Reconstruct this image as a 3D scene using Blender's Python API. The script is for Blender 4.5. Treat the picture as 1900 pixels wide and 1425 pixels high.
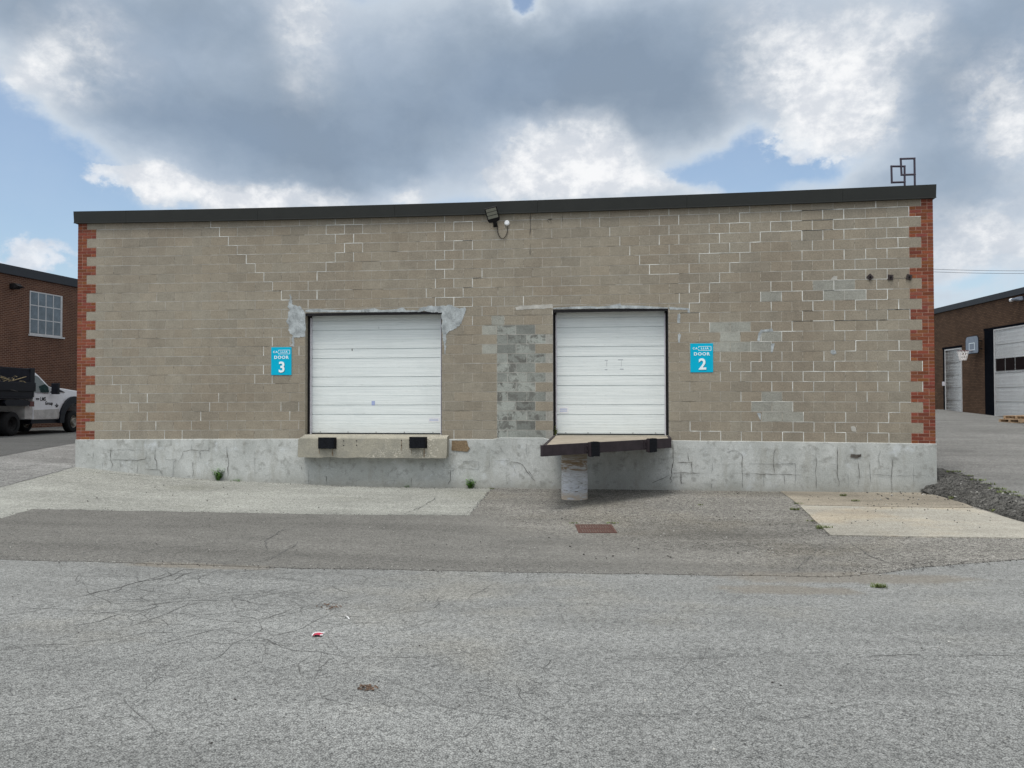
import bpy, bmesh, math, random
import numpy as np
from mathutils import Vector, Matrix, noise as mnoise
from mathutils.geometry import delaunay_2d_cdt

random.seed(7)
SC = bpy.context.scene
COL = SC.collection
for o in list(bpy.data.objects):
    bpy.data.objects.remove(o)

# ------------------------------------------------------------------ camera
F_PX, PITCH, ROLL, YAW = 1456.62, .0188073, -.00170238, .1158635
CAM = np.array([11.6945, -16.30995, .878915])
FW = np.array([-math.sin(YAW)*math.cos(PITCH), math.cos(YAW)*math.cos(PITCH), math.sin(PITCH)])
_r0 = np.array([math.cos(YAW), math.sin(YAW), 0]); _u0 = np.cross(_r0, FW)
RT = _r0*math.cos(ROLL)+_u0*math.sin(ROLL); UP = -_r0*math.sin(ROLL)+_u0*math.cos(ROLL)
cam = bpy.data.cameras.new('camera'); camo = bpy.data.objects.new('camera', cam); COL.objects.link(camo)
cam.sensor_width = 36; cam.lens = 36*F_PX/1900; cam.clip_end = 2000; cam.clip_start = .05
camo.matrix_world = Matrix(((RT[0], UP[0], -FW[0], CAM[0]), (RT[1], UP[1], -FW[1], CAM[1]),
                            (RT[2], UP[2], -FW[2], CAM[2]), (0, 0, 0, 1)))
SC.camera = camo
SC.render.resolution_x, SC.render.resolution_y = 1024, 768
SC.view_settings.view_transform = 'Standard'
SC.view_settings.look = 'None'
SC.view_settings.exposure = 0.13
SC.view_settings.gamma = 1.0

# survey helpers: photograph measurements -> places on real planes
def ray(x, y): return FW+(x-950)/F_PX*RT-(y-712.5)/F_PX*UP
def plane(x, y, P, n):
    D = ray(x, y); n = np.array(n, float); t = ((np.array(P)-CAM)@n)/(D@n); return CAM+D*t
def W(x, y, yo=0.0):
    p = plane(x, y, (0, yo, 0), (0, 1, 0)); return float(p[0]), float(p[2])
def PZ(x, y, z):
    p = plane(x, y, (0, 0, z), (0, 0, 1)); return float(p[0]), float(p[1])

# ------------------------------------------------------------------ node helpers
class NT:
    def __init__(s, tree): s.t = tree; s.tc = None
    def node(s, typ, props=None, ins=None):
        n = s.t.nodes.new(typ)
        for k, v in (props or {}).items(): setattr(n, k, v)
        for k, v in (ins or {}).items(): s.put(n.inputs[k], v)
        return n
    def put(s, sock, v):
        if v is None: return
        if isinstance(v, bpy.types.NodeSocket): s.t.links.new(v, sock)
        elif sock.type == 'RGBA' and not isinstance(v, (int, float)) and len(v) == 3: sock.default_value = (*v, 1)
        elif sock.type == 'RGBA' and isinstance(v, (int, float)): sock.default_value = (v, v, v, 1)
        else: sock.default_value = v
    def obj(s):
        if s.tc is None: s.tc = s.node('ShaderNodeTexCoord')
        return s.tc.outputs['Object']
    def noise(s, scale, detail=3, rough=.55, vec=None, dist=0, col=False):
        n = s.node('ShaderNodeTexNoise', None, {'Scale': scale, 'Detail': detail, 'Roughness': rough, 'Distortion': dist,
                                                'Vector': vec if vec is not None else s.obj()})
        return n.outputs['Color'] if col else n.outputs['Fac']
    def vor(s, scale, feature='F1', vec=None, out='Distance', rnd=1.0):
        n = s.node('ShaderNodeTexVoronoi', {'feature': feature}, {'Scale': scale, 'Randomness': rnd,
                                                                   'Vector': vec if vec is not None else s.obj()})
        return n.outputs[out]
    def m(s, op, a, b=None, c=None, clamp=False):
        n = s.node('ShaderNodeMath', {'operation': op, 'use_clamp': clamp})
        s.put(n.inputs[0], a); s.put(n.inputs[1], b)
        if c is not None: s.put(n.inputs[2], c)
        return n.outputs[0]
    def vm(s, op, a, b=None, c=None, out=0):
        n = s.node('ShaderNodeVectorMath', {'operation': op})
        s.put(n.inputs[0], a); s.put(n.inputs[1], b)
        if c is not None: s.put(n.inputs[2], c)
        return n.outputs[out]
    def rng(s, v, a, b, c=0.0, d=1.0, smooth=True):
        n = s.node('ShaderNodeMapRange', {'interpolation_type': 'SMOOTHSTEP' if smooth else 'LINEAR'},
                   {'Value': v, 'From Min': a, 'From Max': b, 'To Min': c, 'To Max': d})
        return n.outputs[0]
    def mix(s, f, a, b, blend='MIX'):
        n = s.node('ShaderNodeMix', {'data_type': 'RGBA', 'blend_type': blend, 'clamp_factor': True})
        s.put(n.inputs[0], f); s.put(n.inputs[6], a); s.put(n.inputs[7], b)
        return n.outputs[2]
    def ramp(s, v, stops, interp='LINEAR'):
        n = s.node('ShaderNodeValToRGB', None, {'Fac': v}); r = n.color_ramp; r.interpolation = interp
        while len(r.elements) < len(stops): r.elements.new(.5)
        for e, (p, c) in zip(r.elements, stops):
            e.position = p; e.color = (*c, 1) if not isinstance(c, (int, float)) else (c, c, c, 1)
        return n.outputs[0]
    def attr(s, name, out='Color'):
        n = s.node('ShaderNodeAttribute', {'attribute_name': name}); return n.outputs[out]
    def map(s, scale=(1, 1, 1), rot=(0, 0, 0), loc=(0, 0, 0), vec=None):
        n = s.node('ShaderNodeMapping', None, {'Vector': vec if vec is not None else s.obj(), 'Scale': scale, 'Rotation': rot, 'Location': loc})
        return n.outputs[0]
    def sep(s, v):
        n = s.node('ShaderNodeSeparateXYZ', None, {0: v}); return n.outputs
    def comb(s, x, y, z):
        n = s.node('ShaderNodeCombineXYZ', None, {0: x, 1: y, 2: z}); return n.outputs[0]

MATS = {}
def material(name, fn, rough=.85, metal=0.0, spec=.3):
    m = bpy.data.materials.new(name); m.use_nodes = True
    t = m.node_tree; b = t.nodes['Principled BSDF']; n = NT(t)
    b.inputs['Roughness'].default_value = rough; b.inputs['Metallic'].default_value = metal
    b.inputs['Specular IOR Level'].default_value = spec
    r = fn(n)
    if isinstance(r, tuple) and len(r) == 2 and not isinstance(r[0], (int, float)): col, bump = r
    else: col, bump = r, None
    n.put(b.inputs['Base Color'], col)
    if bump is not None:
        h, st, di = bump
        bn = n.node('ShaderNodeBump', None, {'Height': h, 'Strength': st, 'Distance': di})
        t.links.new(bn.outputs[0], b.inputs['Normal'])
    MATS[name] = m
    return m
def simple(name, col, var=.15, scale=6, rough=.7, metal=0.0, spec=.4, bump=.0, fine=60):
    def f(n):
        a = n.noise(scale, 5, .6); c = n.noise(fine, 2, .6)
        k = n.m('ADD', n.rng(a, .3, .7, 1-var, 1+var, False), n.rng(c, .3, .7, -var*.5, var*.5, False))
        g = n.mix(1.0, col, n.comb(k, k, k), 'MULTIPLY')
        return (g, (c, bump, .01)) if bump else g
    return material(name, f, rough, metal, spec)

# ------------------------------------------------------------------ world: sky and broken cloud
SUN_EL, SUN_AZ = math.radians(68), math.radians(200)      # azimuth clockwise from +Y
world = bpy.data.worlds.new('World'); SC.world = world; world.use_nodes = True
wt = world.node_tree
for nd in list(wt.nodes): wt.nodes.remove(nd)
w = NT(wt)
sky = w.node('ShaderNodeTexSky', {'sky_type': 'NISHITA', 'sun_disc': False, 'sun_elevation': SUN_EL, 'sun_rotation': SUN_AZ,
                                  'air_density': 1.0, 'dust_density': 1.6, 'ozone_density': 1.2})
direc = w.node('ShaderNodeTexCoord').outputs['Generated']
dx, dy, dz = w.sep(direc)
az = w.m('ARCTAN2', dx, dy); el = w.m('ARCSINE', dz)
base = w.comb(az, el, 0.0)
SV = w.map((1, 1, 1.35), vec=direc)
w1 = w.noise(7, 3, .5, vec=SV, col=True)
w2 = w.noise(26, 4, .6, vec=SV, col=True)
wv = w.vm('MULTIPLY_ADD', w1, (.10, .07, 0), (-.05, -.035, 0))
wv2 = w.vm('MULTIPLY_ADD', w2, (.034, .026, 0), (-.017, -.013, 0))
pos = w.vm('ADD', w.vm('ADD', base, wv), wv2)
def azel(x, y):
    d = ray(x, y); d = d/np.linalg.norm(d); return math.atan2(d[0], d[1]), math.asin(d[2])
# thick cloud (+) and gaps (-):  x, y, half width, half height, weight   (places surveyed from the photograph)
THICK = [(440, 250, 230, 70, .68), (250, 170, 150, 110, .30), (640, 300, 150, 50, .34), (520, 150, 200, 100, .34), (880, 140, 150, 100, .62), (1130, 70, 180, 70, .56),
         (760, 250, 130, 70, .36), (1200, 170, 170, 80, .44), (330, 10, 150, 50, .50), (30, 10, 110, 60, .55), (980, 210, 200, 40, .24), (1060, 150, 160, 60, .25),
         (1850, 60, 150, 110, .72), (1700, 250, 120, 90, .36), (1720, 330, 150, 50, .36), (1790, 390, 90, 40, .36), (1300, 200, 120, 60, .2),
         (1450, 110, 180, 110, .30), (1540, 215, 90, 60, .34), (1400, 30, 130, 60, .26),
         (150, 120, 130, 80, .26), (600, 60, 170, 90, .22), (1080, 330, 150, 60, .34), (920, 340, 90, 50, .30), (400, 355, 220, 36, .36),
         (640, 355, 120, 30, .22), (1200, 350, 100, 26, .16), (70, 480, 80, 40, .24), (1840, 460, 140, 60, .32), (1850, 210, 90, 80, .32), (1300, 355, 60, 20, .12),
         (1900, 640, 300, 60, .25), (0, 640, 300, 60, .25),
         (40, 300, 95, 140, -.42), (150, 355, 70, 34, -.30), (1470, 290, 140, 38, -.36), (1370, 235, 60, 30, -.18), (1290, 310, 100, 26, -.2), (985, 0, 40, 18, -.5),
         (930, 232, 40, 16, -.20), (1780, 515, 60, 16, -.2), (700, 345, 30, 16, -.12), (20, 400, 60, 40, -.2)]
# sunlit tops and thin glowing margins
LIT = [(80, 150, 60, 40, .72), (140, 50, 50, 50, .40), (285, 346, 60, 26, 1.05), (400, 356, 140, 24, .95), (560, 366, 120, 18, .7), (570, 20, 60, 60, .34), (590, 120, 60, 80, .34), (930, 320, 60, 60, .65),
       (1020, 295, 60, 50, 1.0), (1120, 300, 80, 46, 1.0), (1180, 330, 80, 30, .45), (1000, 350, 120, 26, .6), (745, 360, 34, 26, .55), (1500, 235, 80, 46, .75), (1570, 190, 60, 50, .85), (1540, 130, 70, 60, .45), (1480, 60, 60, 60, .40),
       (1670, 45, 60, 44, .75), (1400, 60, 60, 60, .35), (1450, 130, 80, 60, .3), (1860, 185, 70, 70, .72), (1890, 260, 60, 50, .55), (1850, 440, 110, 46, .65), (60, 475, 60, 46, .80), (1320, 350, 50, 26, .35), (220, 120, 60, 60, .25), (1350, 150, 80, 50, .12), (30, 300, 14, 10, .3)]
def field(lst, vec):
    acc = 0.0
    for (px, py, sx, sy, wt_) in lst:
        a0, e0 = azel(px, py); sa = sx/F_PX; se = sy/F_PX
        q = w.vm('MULTIPLY_ADD', vec, (1/sa, 1/se, 0), (-a0/sa, -e0/se, 0))
        g = w.m('POWER', .45, w.vm('DOT_PRODUCT', q, q, out=1))
        acc = w.m('MULTIPLY_ADD', g, wt_, acc)
    return acc
acc = field(THICK, pos)
lit = field(LIT, pos)
# broken cloud everywhere outside the surveyed part of the sky
acc = w.m('MULTIPLY_ADD', w.rng(el, .50, .75), .40, acc)
acc = w.m('MULTIPLY_ADD', w.rng(dy, .55, .25), .34, acc)
nA = w.noise(4.5, 8, .56, vec=SV); nB = w.noise(15, 9, .60, vec=SV, dist=.25); nD = w.noise(48, 6, .62, vec=SV, dist=.2)
n_ = w.m('MULTIPLY_ADD', w.m('SUBTRACT', nA, .5), .62, w.m('MULTIPLY', w.m('SUBTRACT', nB, .5), .40))
n_ = w.m('MULTIPLY_ADD', w.m('SUBTRACT', nD, .5), .08, n_)
dens = w.m('ADD', acc, n_)
cov = w.m('MULTIPLY_ADD', w.rng(dens, -.02, .26), .80, w.m('MULTIPLY_ADD', w.rng(nA, .35, .65), .12, .08))
ccol = w.ramp(dens, [(0, (.56, .66, .79)), (.14, (.62, .70, .79)), (.30, (.55, .62, .70)), (.50, (.42, .495, .59)), (.72, (.325, .40, .495)), (1.0, (.25, .32, .415))])
# billows inside the lit parts
gate = w.rng(lit, .04, .55, .12, 1.0)
ln = w.m('ADD', w.m('MULTIPLY', w.m('SUBTRACT', nB, .5), 1.5), w.m('ADD', w.m('MULTIPLY', w.m('SUBTRACT', nD, .5), .65), w.m('MULTIPLY', w.m('SUBTRACT', nA, .5), .7)))
gate = w.m('MAXIMUM', gate, w.m('MAXIMUM', w.rng(el, .50, .70), w.rng(dy, .55, .25)))
lf = w.m('MULTIPLY_ADD', ln, gate, w.m('MULTIPLY', lit, .88))
outer = w.m('MAXIMUM', w.rng(el, .50, .70), w.rng(dy, .55, .25)); lf = w.m('MULTIPLY_ADD', outer, .35, lf)
lm = w.rng(lf, .08, .95, 0, 1, False)
shade = w.rng(w.m('ADD', w.m('MULTIPLY', w.noise(22, 7, .62, vec=w.map((1, 1, 1.35), (0, 0, 0), (.4, .2, -.06), vec=direc)), .8), w.m('MULTIPLY', nD, .2)), .40, .60)
ccol = w.mix(lm, ccol, w.mix(shade, (.69, .725, .78), (.93, .94, .955)))
cov = w.m('MAXIMUM', cov, w.rng(lf, .22, .50))
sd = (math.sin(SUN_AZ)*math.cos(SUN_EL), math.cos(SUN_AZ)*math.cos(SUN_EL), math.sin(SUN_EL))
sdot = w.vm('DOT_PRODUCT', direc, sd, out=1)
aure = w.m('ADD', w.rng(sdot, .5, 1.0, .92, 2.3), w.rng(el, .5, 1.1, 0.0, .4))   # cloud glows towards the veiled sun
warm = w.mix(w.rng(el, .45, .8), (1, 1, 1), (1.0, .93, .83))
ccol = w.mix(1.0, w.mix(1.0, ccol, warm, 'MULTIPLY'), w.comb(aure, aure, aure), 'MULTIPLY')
bg1 = w.node('ShaderNodeBackground', None, {'Color': w.mix(1.0, sky.outputs[0], (1.0, 1.0, .97), 'MULTIPLY'), 'Strength': .15})
bg2 = w.node('ShaderNodeBackground', None, {'Color': ccol, 'Strength': 1.0})
ms = w.node('ShaderNodeMixShader', None, {0: cov, 1: bg1.outputs[0], 2: bg2.outputs[0]})
wo = w.node('ShaderNodeOutputWorld'); wt.links.new(ms.outputs[0], wo.inputs[0])

sun = bpy.data.lights.new('sun', 'SUN'); sun.energy = 2.0; sun.angle = math.radians(24); sun.color = (1, .965, .91)
suno = bpy.data.objects.new('sun', sun); COL.objects.link(suno)
suno.rotation_euler = Vector(sd).to_track_quat('Z', 'Y').to_euler()

# ------------------------------------------------------------------ object helpers
def tag(o, label=None, cat=None, group=None, kind=None):
    if label: o['label'] = label
    if cat: o['category'] = cat
    if group: o['group'] = group
    if kind: o['kind'] = kind
    return o
def empty(name, loc, rz=0, label=None, cat=None, group=None):
    o = bpy.data.objects.new(name, None); COL.objects.link(o); o.location = loc; o.rotation_euler = (0, 0, rz)
    o.empty_display_size = .2
    return tag(o, label, cat, group)

class MB:
    def __init__(s): s.v = []; s.f = []; s.m = []; s.c = []
    def face(s, pts, m=0, c=(1, 1, 1, 0)):
        i = len(s.v); s.v += [tuple(map(float, p)) for p in pts]; s.f.append(tuple(range(i, i+len(pts)))); s.m.append(m); s.c.append(c)
    def shell(s, verts, faces, m=0, c=(1, 1, 1, 0)):
        i = len(s.v); s.v += [tuple(map(float, p)) for p in verts]
        for f in faces: s.f.append(tuple(a+i for a in f)); s.m.append(m); s.c.append(c)
    def box(s, a, b, m=0, c=(1, 1, 1, 0), skip=''):
        x0, y0, z0 = a; x1, y1, z1 = b
        v = [(x0, y0, z0), (x1, y0, z0), (x1, y1, z0), (x0, y1, z0), (x0, y0, z1), (x1, y0, z1), (x1, y1, z1), (x0, y1, z1)]
        fs = {'b': (3, 2, 1, 0), 't': (4, 5, 6, 7), 'f': (0, 1, 5, 4), 'r': (1, 2, 6, 5), 'k': (2, 3, 7, 6), 'l': (3, 0, 4, 7)}
        s.shell(v, [q for k, q in fs.items() if k not in skip], m, c)
    def obox(s, center, half, mat3, m=0, c=(1, 1, 1, 0)):
        vs = []
        for dz_ in (-1, 1):
            for a, b in ((-1, -1), (1, -1), (1, 1), (-1, 1)):
                p = Vector(center)+mat3@Vector((a*half[0], b*half[1], dz_*half[2])); vs.append(tuple(p))
        s.shell(vs, [(3, 2, 1, 0), (4, 5, 6, 7), (0, 1, 5, 4), (1, 2, 6, 5), (2, 3, 7, 6), (3, 0, 4, 7)], m, c)
    def tube(s, pts, r, n=8, m=0, c=(1, 1, 1, 0), caps=True):
        pts = [Vector(p) for p in pts]; rings = []
        rr = r if isinstance(r, (list, tuple)) else [r]*len(pts)
        prev = None
        for i, p in enumerate(pts):
            t = (pts[min(i+1, len(pts)-1)]-pts[max(i-1, 0)]).normalized()
            if prev is None:
                a = Vector((0, 0, 1)) if abs(t.z) < .9 else Vector((1, 0, 0)); prev = t.cross(a).normalized()
            x = (prev-t*prev.dot(t)).normalized(); prev = x; y = t.cross(x)
            rings.append([tuple(p+(x*math.cos(k*2*math.pi/n)+y*math.sin(k*2*math.pi/n))*rr[i]) for k in range(n)])
        v = [q for rg in rings for q in rg]; f = []
        for i in range(len(pts)-1):
            for k in range(n): f.append((i*n+k, i*n+(k+1) % n, (i+1)*n+(k+1) % n, (i+1)*n+k))
        if caps: f.append(tuple(range(n-1, -1, -1))); f.append(tuple(range((len(pts)-1)*n, len(pts)*n)))
        s.shell(v, f, m, c)
    def prism(s, poly, a, b, axis='y', m=0, c=(1, 1, 1, 0)):
        def P(p, q): return {'y': (p[0], q, p[1]), 'x': (q, p[0], p[1]), 'z': (p[0], p[1], q)}[axis]
        n = len(poly); v = [P(p, a) for p in poly]+[P(p, b) for p in poly]
        f = [tuple(range(n)), tuple(range(2*n-1, n-1, -1))]+[(i, i+n, (i+1) % n+n, (i+1) % n) for i in range(n)]
        s.shell(v, f, m, c)
    def build(s, name, mats, parent=None, smooth=False, bevel=0, fix=True, segs=1):
        me = bpy.data.meshes.new(name); me.from_pydata(s.v, [], s.f)
        mats = mats if isinstance(mats, (list, tuple)) else [mats]
        for mt in mats: me.materials.append(MATS[mt])
        me.polygons.foreach_set('material_index', s.m)
        at = me.color_attributes.new('tint', 'FLOAT_COLOR', 'CORNER')
        buf = []
        for f, c in zip(s.f, s.c): buf += list(c)*len(f)
        at.data.foreach_set('color', buf)
        if fix:
            bm = bmesh.new(); bm.from_mesh(me); bmesh.ops.recalc_face_normals(bm, faces=bm.faces); bm.to_mesh(me); bm.free()
        if smooth: me.polygons.foreach_set('use_smooth', [True]*len(me.polygons))
        o = bpy.data.objects.new(name, me); COL.objects.link(o)
        if bevel:
            b = o.modifiers.new('bevel', 'BEVEL'); b.width = bevel; b.segments = segs; b.limit_method = 'ANGLE'
        if parent: o.parent = parent
        return o

def text_mesh(txt, size, offset=0.0, extrude=.002, sp=1.0):
    cu = bpy.data.curves.new('txt', 'FONT'); cu.body = txt; cu.size = size; cu.offset = offset; cu.extrude = extrude
    cu.align_x = 'CENTER'; cu.align_y = 'CENTER'; cu.resolution_u = 3; cu.space_character = sp
    o = bpy.data.objects.new('txt', cu); COL.objects.link(o)
    dg = bpy.context.evaluated_depsgraph_get(); me = bpy.data.meshes.new_from_object(o.evaluated_get(dg))
    v = [tuple(p.co) for p in me.vertices]; f = [tuple(p.vertices) for p in me.polygons]
    bpy.data.objects.remove(o); bpy.data.curves.remove(cu); bpy.data.meshes.remove(me)
    return v, f

def nz(x, y, z=0): return mnoise.noise(Vector((x, y, z)))
def resample(pts, step, closed=False):
    out = []; n = len(pts)
    for i in range(n if closed else n-1):
        a, b = pts[i], pts[(i+1) % n]; L = math.dist(a, b); k = max(1, int(L/step))
        for j in range(k): out.append(tuple(a[q]+(b[q]-a[q])*j/k for q in range(len(a))))
    if not closed: out.append(tuple(pts[-1]))
    return out

exec_order = []
# ------------------------------------------------------------------ materials
simple('fascia_metal', (.022, .0235, .021), .10, 3, .55, 0, .3)
simple('fascia_dark', (.026, .028, .033), .12, 3, .5, 0, .3)
simple('black_steel', (.010, .009, .010), .2, 8, .6, 0, .2)
simple('dark_brown_steel', (.034, .026, .030), .25, 7, .6, 0, .25)
simple('rubber', (.006, .007, .010), .5, 30, .8, 0, .2, .4, 90)
simple('white_plastic', (.82, .83, .84), .03, 5, .4)
simple('seal_white', (.60, .58, .62), .1, 12, .6)
simple('pvc_purple', (.042, .032, .050), .2, 10, .5)
simple('teal_sign', (.0, .42, .62), .04, 4, .6, 0, .12)
simple('sign_white', (.80, .90, .93), .03, 4, .5)
simple('sign_shadow', (.02, .10, .15), .1, 4, .6)
simple('rust_plate', (.045, .035, .034), .35, 25, .75, 0, .3, .3, 60)
simple('rusty_grate', (.10, .052, .042), .35, 20, .8, 0, .3, .4, 80)
simple('lamp_lens', (.22, .22, .18), .1, 20, .25)
simple('glass_dark', (.014, .009, .009), .2, 4, .8, 0, .05)
simple('glass_pane', (.10, .125, .15), .45, 2.2, .25, 0, .7)
simple('frame_white', (.50, .50, .50), .12, 8, .6)
simple('truck_white', (.80, .81, .84), .05, 3, .25, 0, .6)
simple('truck_grime', (.50, .49, .47), .25, 3, .5)
simple('truck_black', (.006, .007, .012), .3, 5, .5, 0, .22)
simple('truck_glass', (.03, .055, .055), .3, 3, .08, 0, .8)
simple('tyre', (.009, .009, .010), .3, 20, .85)
simple('rim', (.30, .28, .24), .25, 12, .5, .3)
simple('rear_light', (.10, .02, .018), .2, 12, .4)
simple('brush_dead', (.20, .16, .09), .5, 12, .9)
simple('leaf', (.10, .22, .035), .35, 9, .6)
simple('leaf_pale', (.17, .20, .06), .35, 9, .7)
simple('grass_dry', (.13, .165, .05), .4, 9, .8)
simple('jamb_black', (.006, .007, .010), .2, 5, 1.0, 0, .02)
simple('caulk', (.36, .385, .39), .38, 7, .85, 0, .2, .5, 50)
simple('deck_timber', (.31, .27, .215), .2, 5, .85, 0, .2, .3, 45)
simple('joint_white', (.62, .62, .58), .38, 3.5, .9, 0, .1, .3, 70)
simple('joint_mid', (.44, .425, .385), .25, 5, .9, 0, .1, .3, 70)
simple('crack_dark', (.145, .142, .132), .5, 9, .95, 0, .05)
simple('crack_grey', (.22, .225, .22), .4, 9, .95, 0, .05)
simple('ground_crack', (.115, .115, .112), .4, 5, .95, 0, .05)
simple('net_white', (.85, .82, .80), .1, 9, .8)
simple('board_grey', (.22, .26, .32), .15, 6, .5)
simple('pallet_wood', (.42, .30, .19), .25, 9, .85)
simple('paper_red', (.48, .03, .07), .2, 30, .6)
simple('paper_white', (.75, .75, .75), .05, 30, .6)
simple('paper_blue', (.34, .40, .62), .12, 30, .6)
simple('leaf_brown', (.10, .065, .045), .5, 30, .9)
simple('stone_dark', (.07, .065, .06), .4, 30, .9)
simple('stone_pale', (.42, .41, .38), .3, 30, .9)
simple('rust_stain', (.21, .15, .09), .35, 25, .9)
simple('stain_dark', (.085, .075, .065), .5, 20, .9)
simple('interior', (.03, .03, .03), .1, 3, .9)
simple('roof_felt', (.08, .08, .08), .2, 3, .9)
simple('pencil', (.38, .40, .42), .2, 30, .8)

def m_block(n):
    t = n.attr('tint'); st = n.attr('tint', 'Alpha')
    big = n.noise(.55, 4, .6); mid = n.noise(5, 5, .65); fine = n.noise(85, 3, .75); pit = n.vor(70, 'F1')
    c = n.mix(n.rng(big, .35, .68), (.295, .261, .206), (.252, .218, .171))
    c = n.mix(1.0, c, t, 'MULTIPLY')
    k = n.m('ADD', n.rng(fine, .3, .7, .74, 1.26, False), n.m('ADD', n.rng(mid, .3, .7, -.09, .09, False), n.rng(n.noise(32, 3, .7), .3, .7, -.20, .20, False)))
    c = n.mix(1.0, c, n.comb(k, k, k), 'MULTIPLY')
    # soot and lime blotches on the infilled blockwork
    bl = n.noise(4.2, 7, .72, dist=.8)
    s1 = n.m('MULTIPLY', n.rng(bl, .48, .58), st)
    c = n.mix(n.m('MULTIPLY', s1, .85), c, (.105, .10, .09))
    s2 = n.m('MULTIPLY', n.rng(n.noise(7, 6, .7, dist=.5), .60, .72), st)
    c = n.mix(n.m('MULTIPLY', s2, .6), c, (.50, .50, .46))
    h = n.m('ADD', fine, n.m('MULTIPLY', n.rng(pit, 0, .35), .7))
    return c, (h, .55, .006)
material('concrete_block', m_block, .95, 0, .15)
def m_mortar(n):
    a = n.noise(2.2, 4, .6, vec=n.map((.7, 1, 6))); f = n.noise(60, 3, .7)
    c = n.mix(n.rng(a, .36, .52), (.19, .17, .14), (.52, .48, .41))
    k = n.rng(f, .3, .7, .75, 1.2, False)
    return n.mix(1.0, c, n.comb(k, k, k), 'MULTIPLY'), (f, .4, .004)
material('mortar', m_mortar, .95, 0, .1)
def m_plinth(n):
    a = n.noise(.9, 6, .62); b = n.noise(5, 6, .7, dist=.15); f = n.noise(55, 4, .7)
    c = n.mix(n.rng(a, .35, .65), (.53, .54, .52), (.39, .40, .38))
    c = n.mix(n.m('MULTIPLY', n.rng(b, .50, .66), .65), c, (.24, .24, .22))
    c = n.mix(n.m('MULTIPLY', n.rng(n.noise(3, 5, .6), .58, .72), .5), c, (.60, .63, .65))
    st_ = n.noise(1.6, 6, .65, vec=n.map((2.2, 1, .5)))
    c = n.mix(n.m('MULTIPLY', n.rng(st_, .52, .70), .5), c, (.31, .305, .27))
    k = n.rng(f, .3, .7, .80, 1.18, False)
    c = n.mix(1.0, c, n.comb(k, k, k), 'MULTIPLY')
    # splashed dirt along the foot of the wall
    z = n.sep(n.node('ShaderNodeNewGeometry').outputs['Position'])[2]
    foot = n.rng(n.m('ADD', z, n.m('MULTIPLY', b, .5)), -.40, -.90)
    c = n.mix(n.m('MULTIPLY', foot, .75), c, (.225, .215, .18))
    return c, (n.m('ADD', n.m('MULTIPLY', b, 1.5), n.m('MULTIPLY', f, .5)), .35, .02)
material('parging', m_plinth, .92, 0, .2)
def m_concrete_ledge(n):
    b = n.noise(3.5, 6, .7); f = n.noise(70, 4, .75); s = n.noise(38, 2, .6)
    c = n.mix(n.rng(b, .35, .65), (.37, .345, .28), (.30, .285, .24))
    c = n.mix(n.m('MULTIPLY', n.rng(n.noise(1.3, 3, .6), .5, .62), n.rng(s, .52, .66)), c, (.62, .575, .48))
    k = n.rng(f, .3, .7, .78, 1.18, False)
    return n.mix(1.0, c, n.comb(k, k, k), 'MULTIPLY'), (n.m('ADD', f, s), .6, .012)
material('ledge_concrete', m_concrete_ledge, .95, 0, .15)
def m_brickred(n):
    t = n.attr('tint'); f = n.noise(50, 4, .7)
    c = n.mix(1.0, (.205, .068, .038), t, 'MULTIPLY'); k = n.rng(f, .3, .7, .75, 1.25, False)
    return n.mix(1.0, c, n.comb(k, k, k), 'MULTIPLY'), (f, .5, .004)
material('red_brick', m_brickred, .9, 0, .15)
simple('brick_mortar', (.40, .235, .18), .3, 6, .95)
def brickwall(name, c1, c2, mort, scale=(1, 1, 1)):
    def f(n):
        x, y, z = n.sep(n.obj()); v = n.comb(n.m('ADD', x, y), z, 0.0)
        b = n.node('ShaderNodeTexBrick', {'offset': .5}, {'Vector': v, 'Color1': c1, 'Color2': c2, 'Mortar': mort, 'Scale': 1.0,
                   'Mortar Size': .0085, 'Mortar Smooth': .2, 'Bias': .0, 'Brick Width': .205, 'Row Height': .072})
        k = n.m('ADD', n.rng(n.noise(1.2, 4, .6), .3, .7, .82, 1.15, False), n.rng(n.noise(30, 3, .7), .3, .7, -.15, .15, False))
        return n.mix(1.0, b.outputs[0], n.comb(k, k, k), 'MULTIPLY'), (b.outputs[1], -.4, .01)
    return material(name, f, .92, 0, .15)
brickwall('brown_brick_left', (.120, .055, .034), (.082, .038, .026), (.23, .155, .115))
brickwall('brown_brick_right', (.135, .080, .050), (.092, .054, .035), (.042, .032, .024))
def m_door(n):
    v = n.map((1, 1, 60)); s = n.noise(1.0, 2, .5, vec=v)
    b = n.noise(1.4, 5, .6); gr = n.noise(5, 5, .7, vec=n.map((1, 1, 3)))
    c = n.mix(n.rng(s, .35, .65), (.78, .815, .80), (.69, .73, .72))
    c = n.mix(n.m('MULTIPLY', n.rng(b, .5, .75), .25), c, (.52, .57, .57))
    c = n.mix(n.m('MULTIPLY', n.rng(gr, .60, .75), .35), c, (.42, .43, .40))
    low = n.rng(n.m('ADD', n.sep(n.obj())[2], n.m('MULTIPLY', gr, .5)), .75, .20)
    c = n.mix(n.m('MULTIPLY', low, .30), c, (.40, .39, .34))
    return c
material('door_white', m_door, .5, 0, .3)
simple('door_white_far', (.88, .90, .90), .06, 2, .5, 0, .3)

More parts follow.
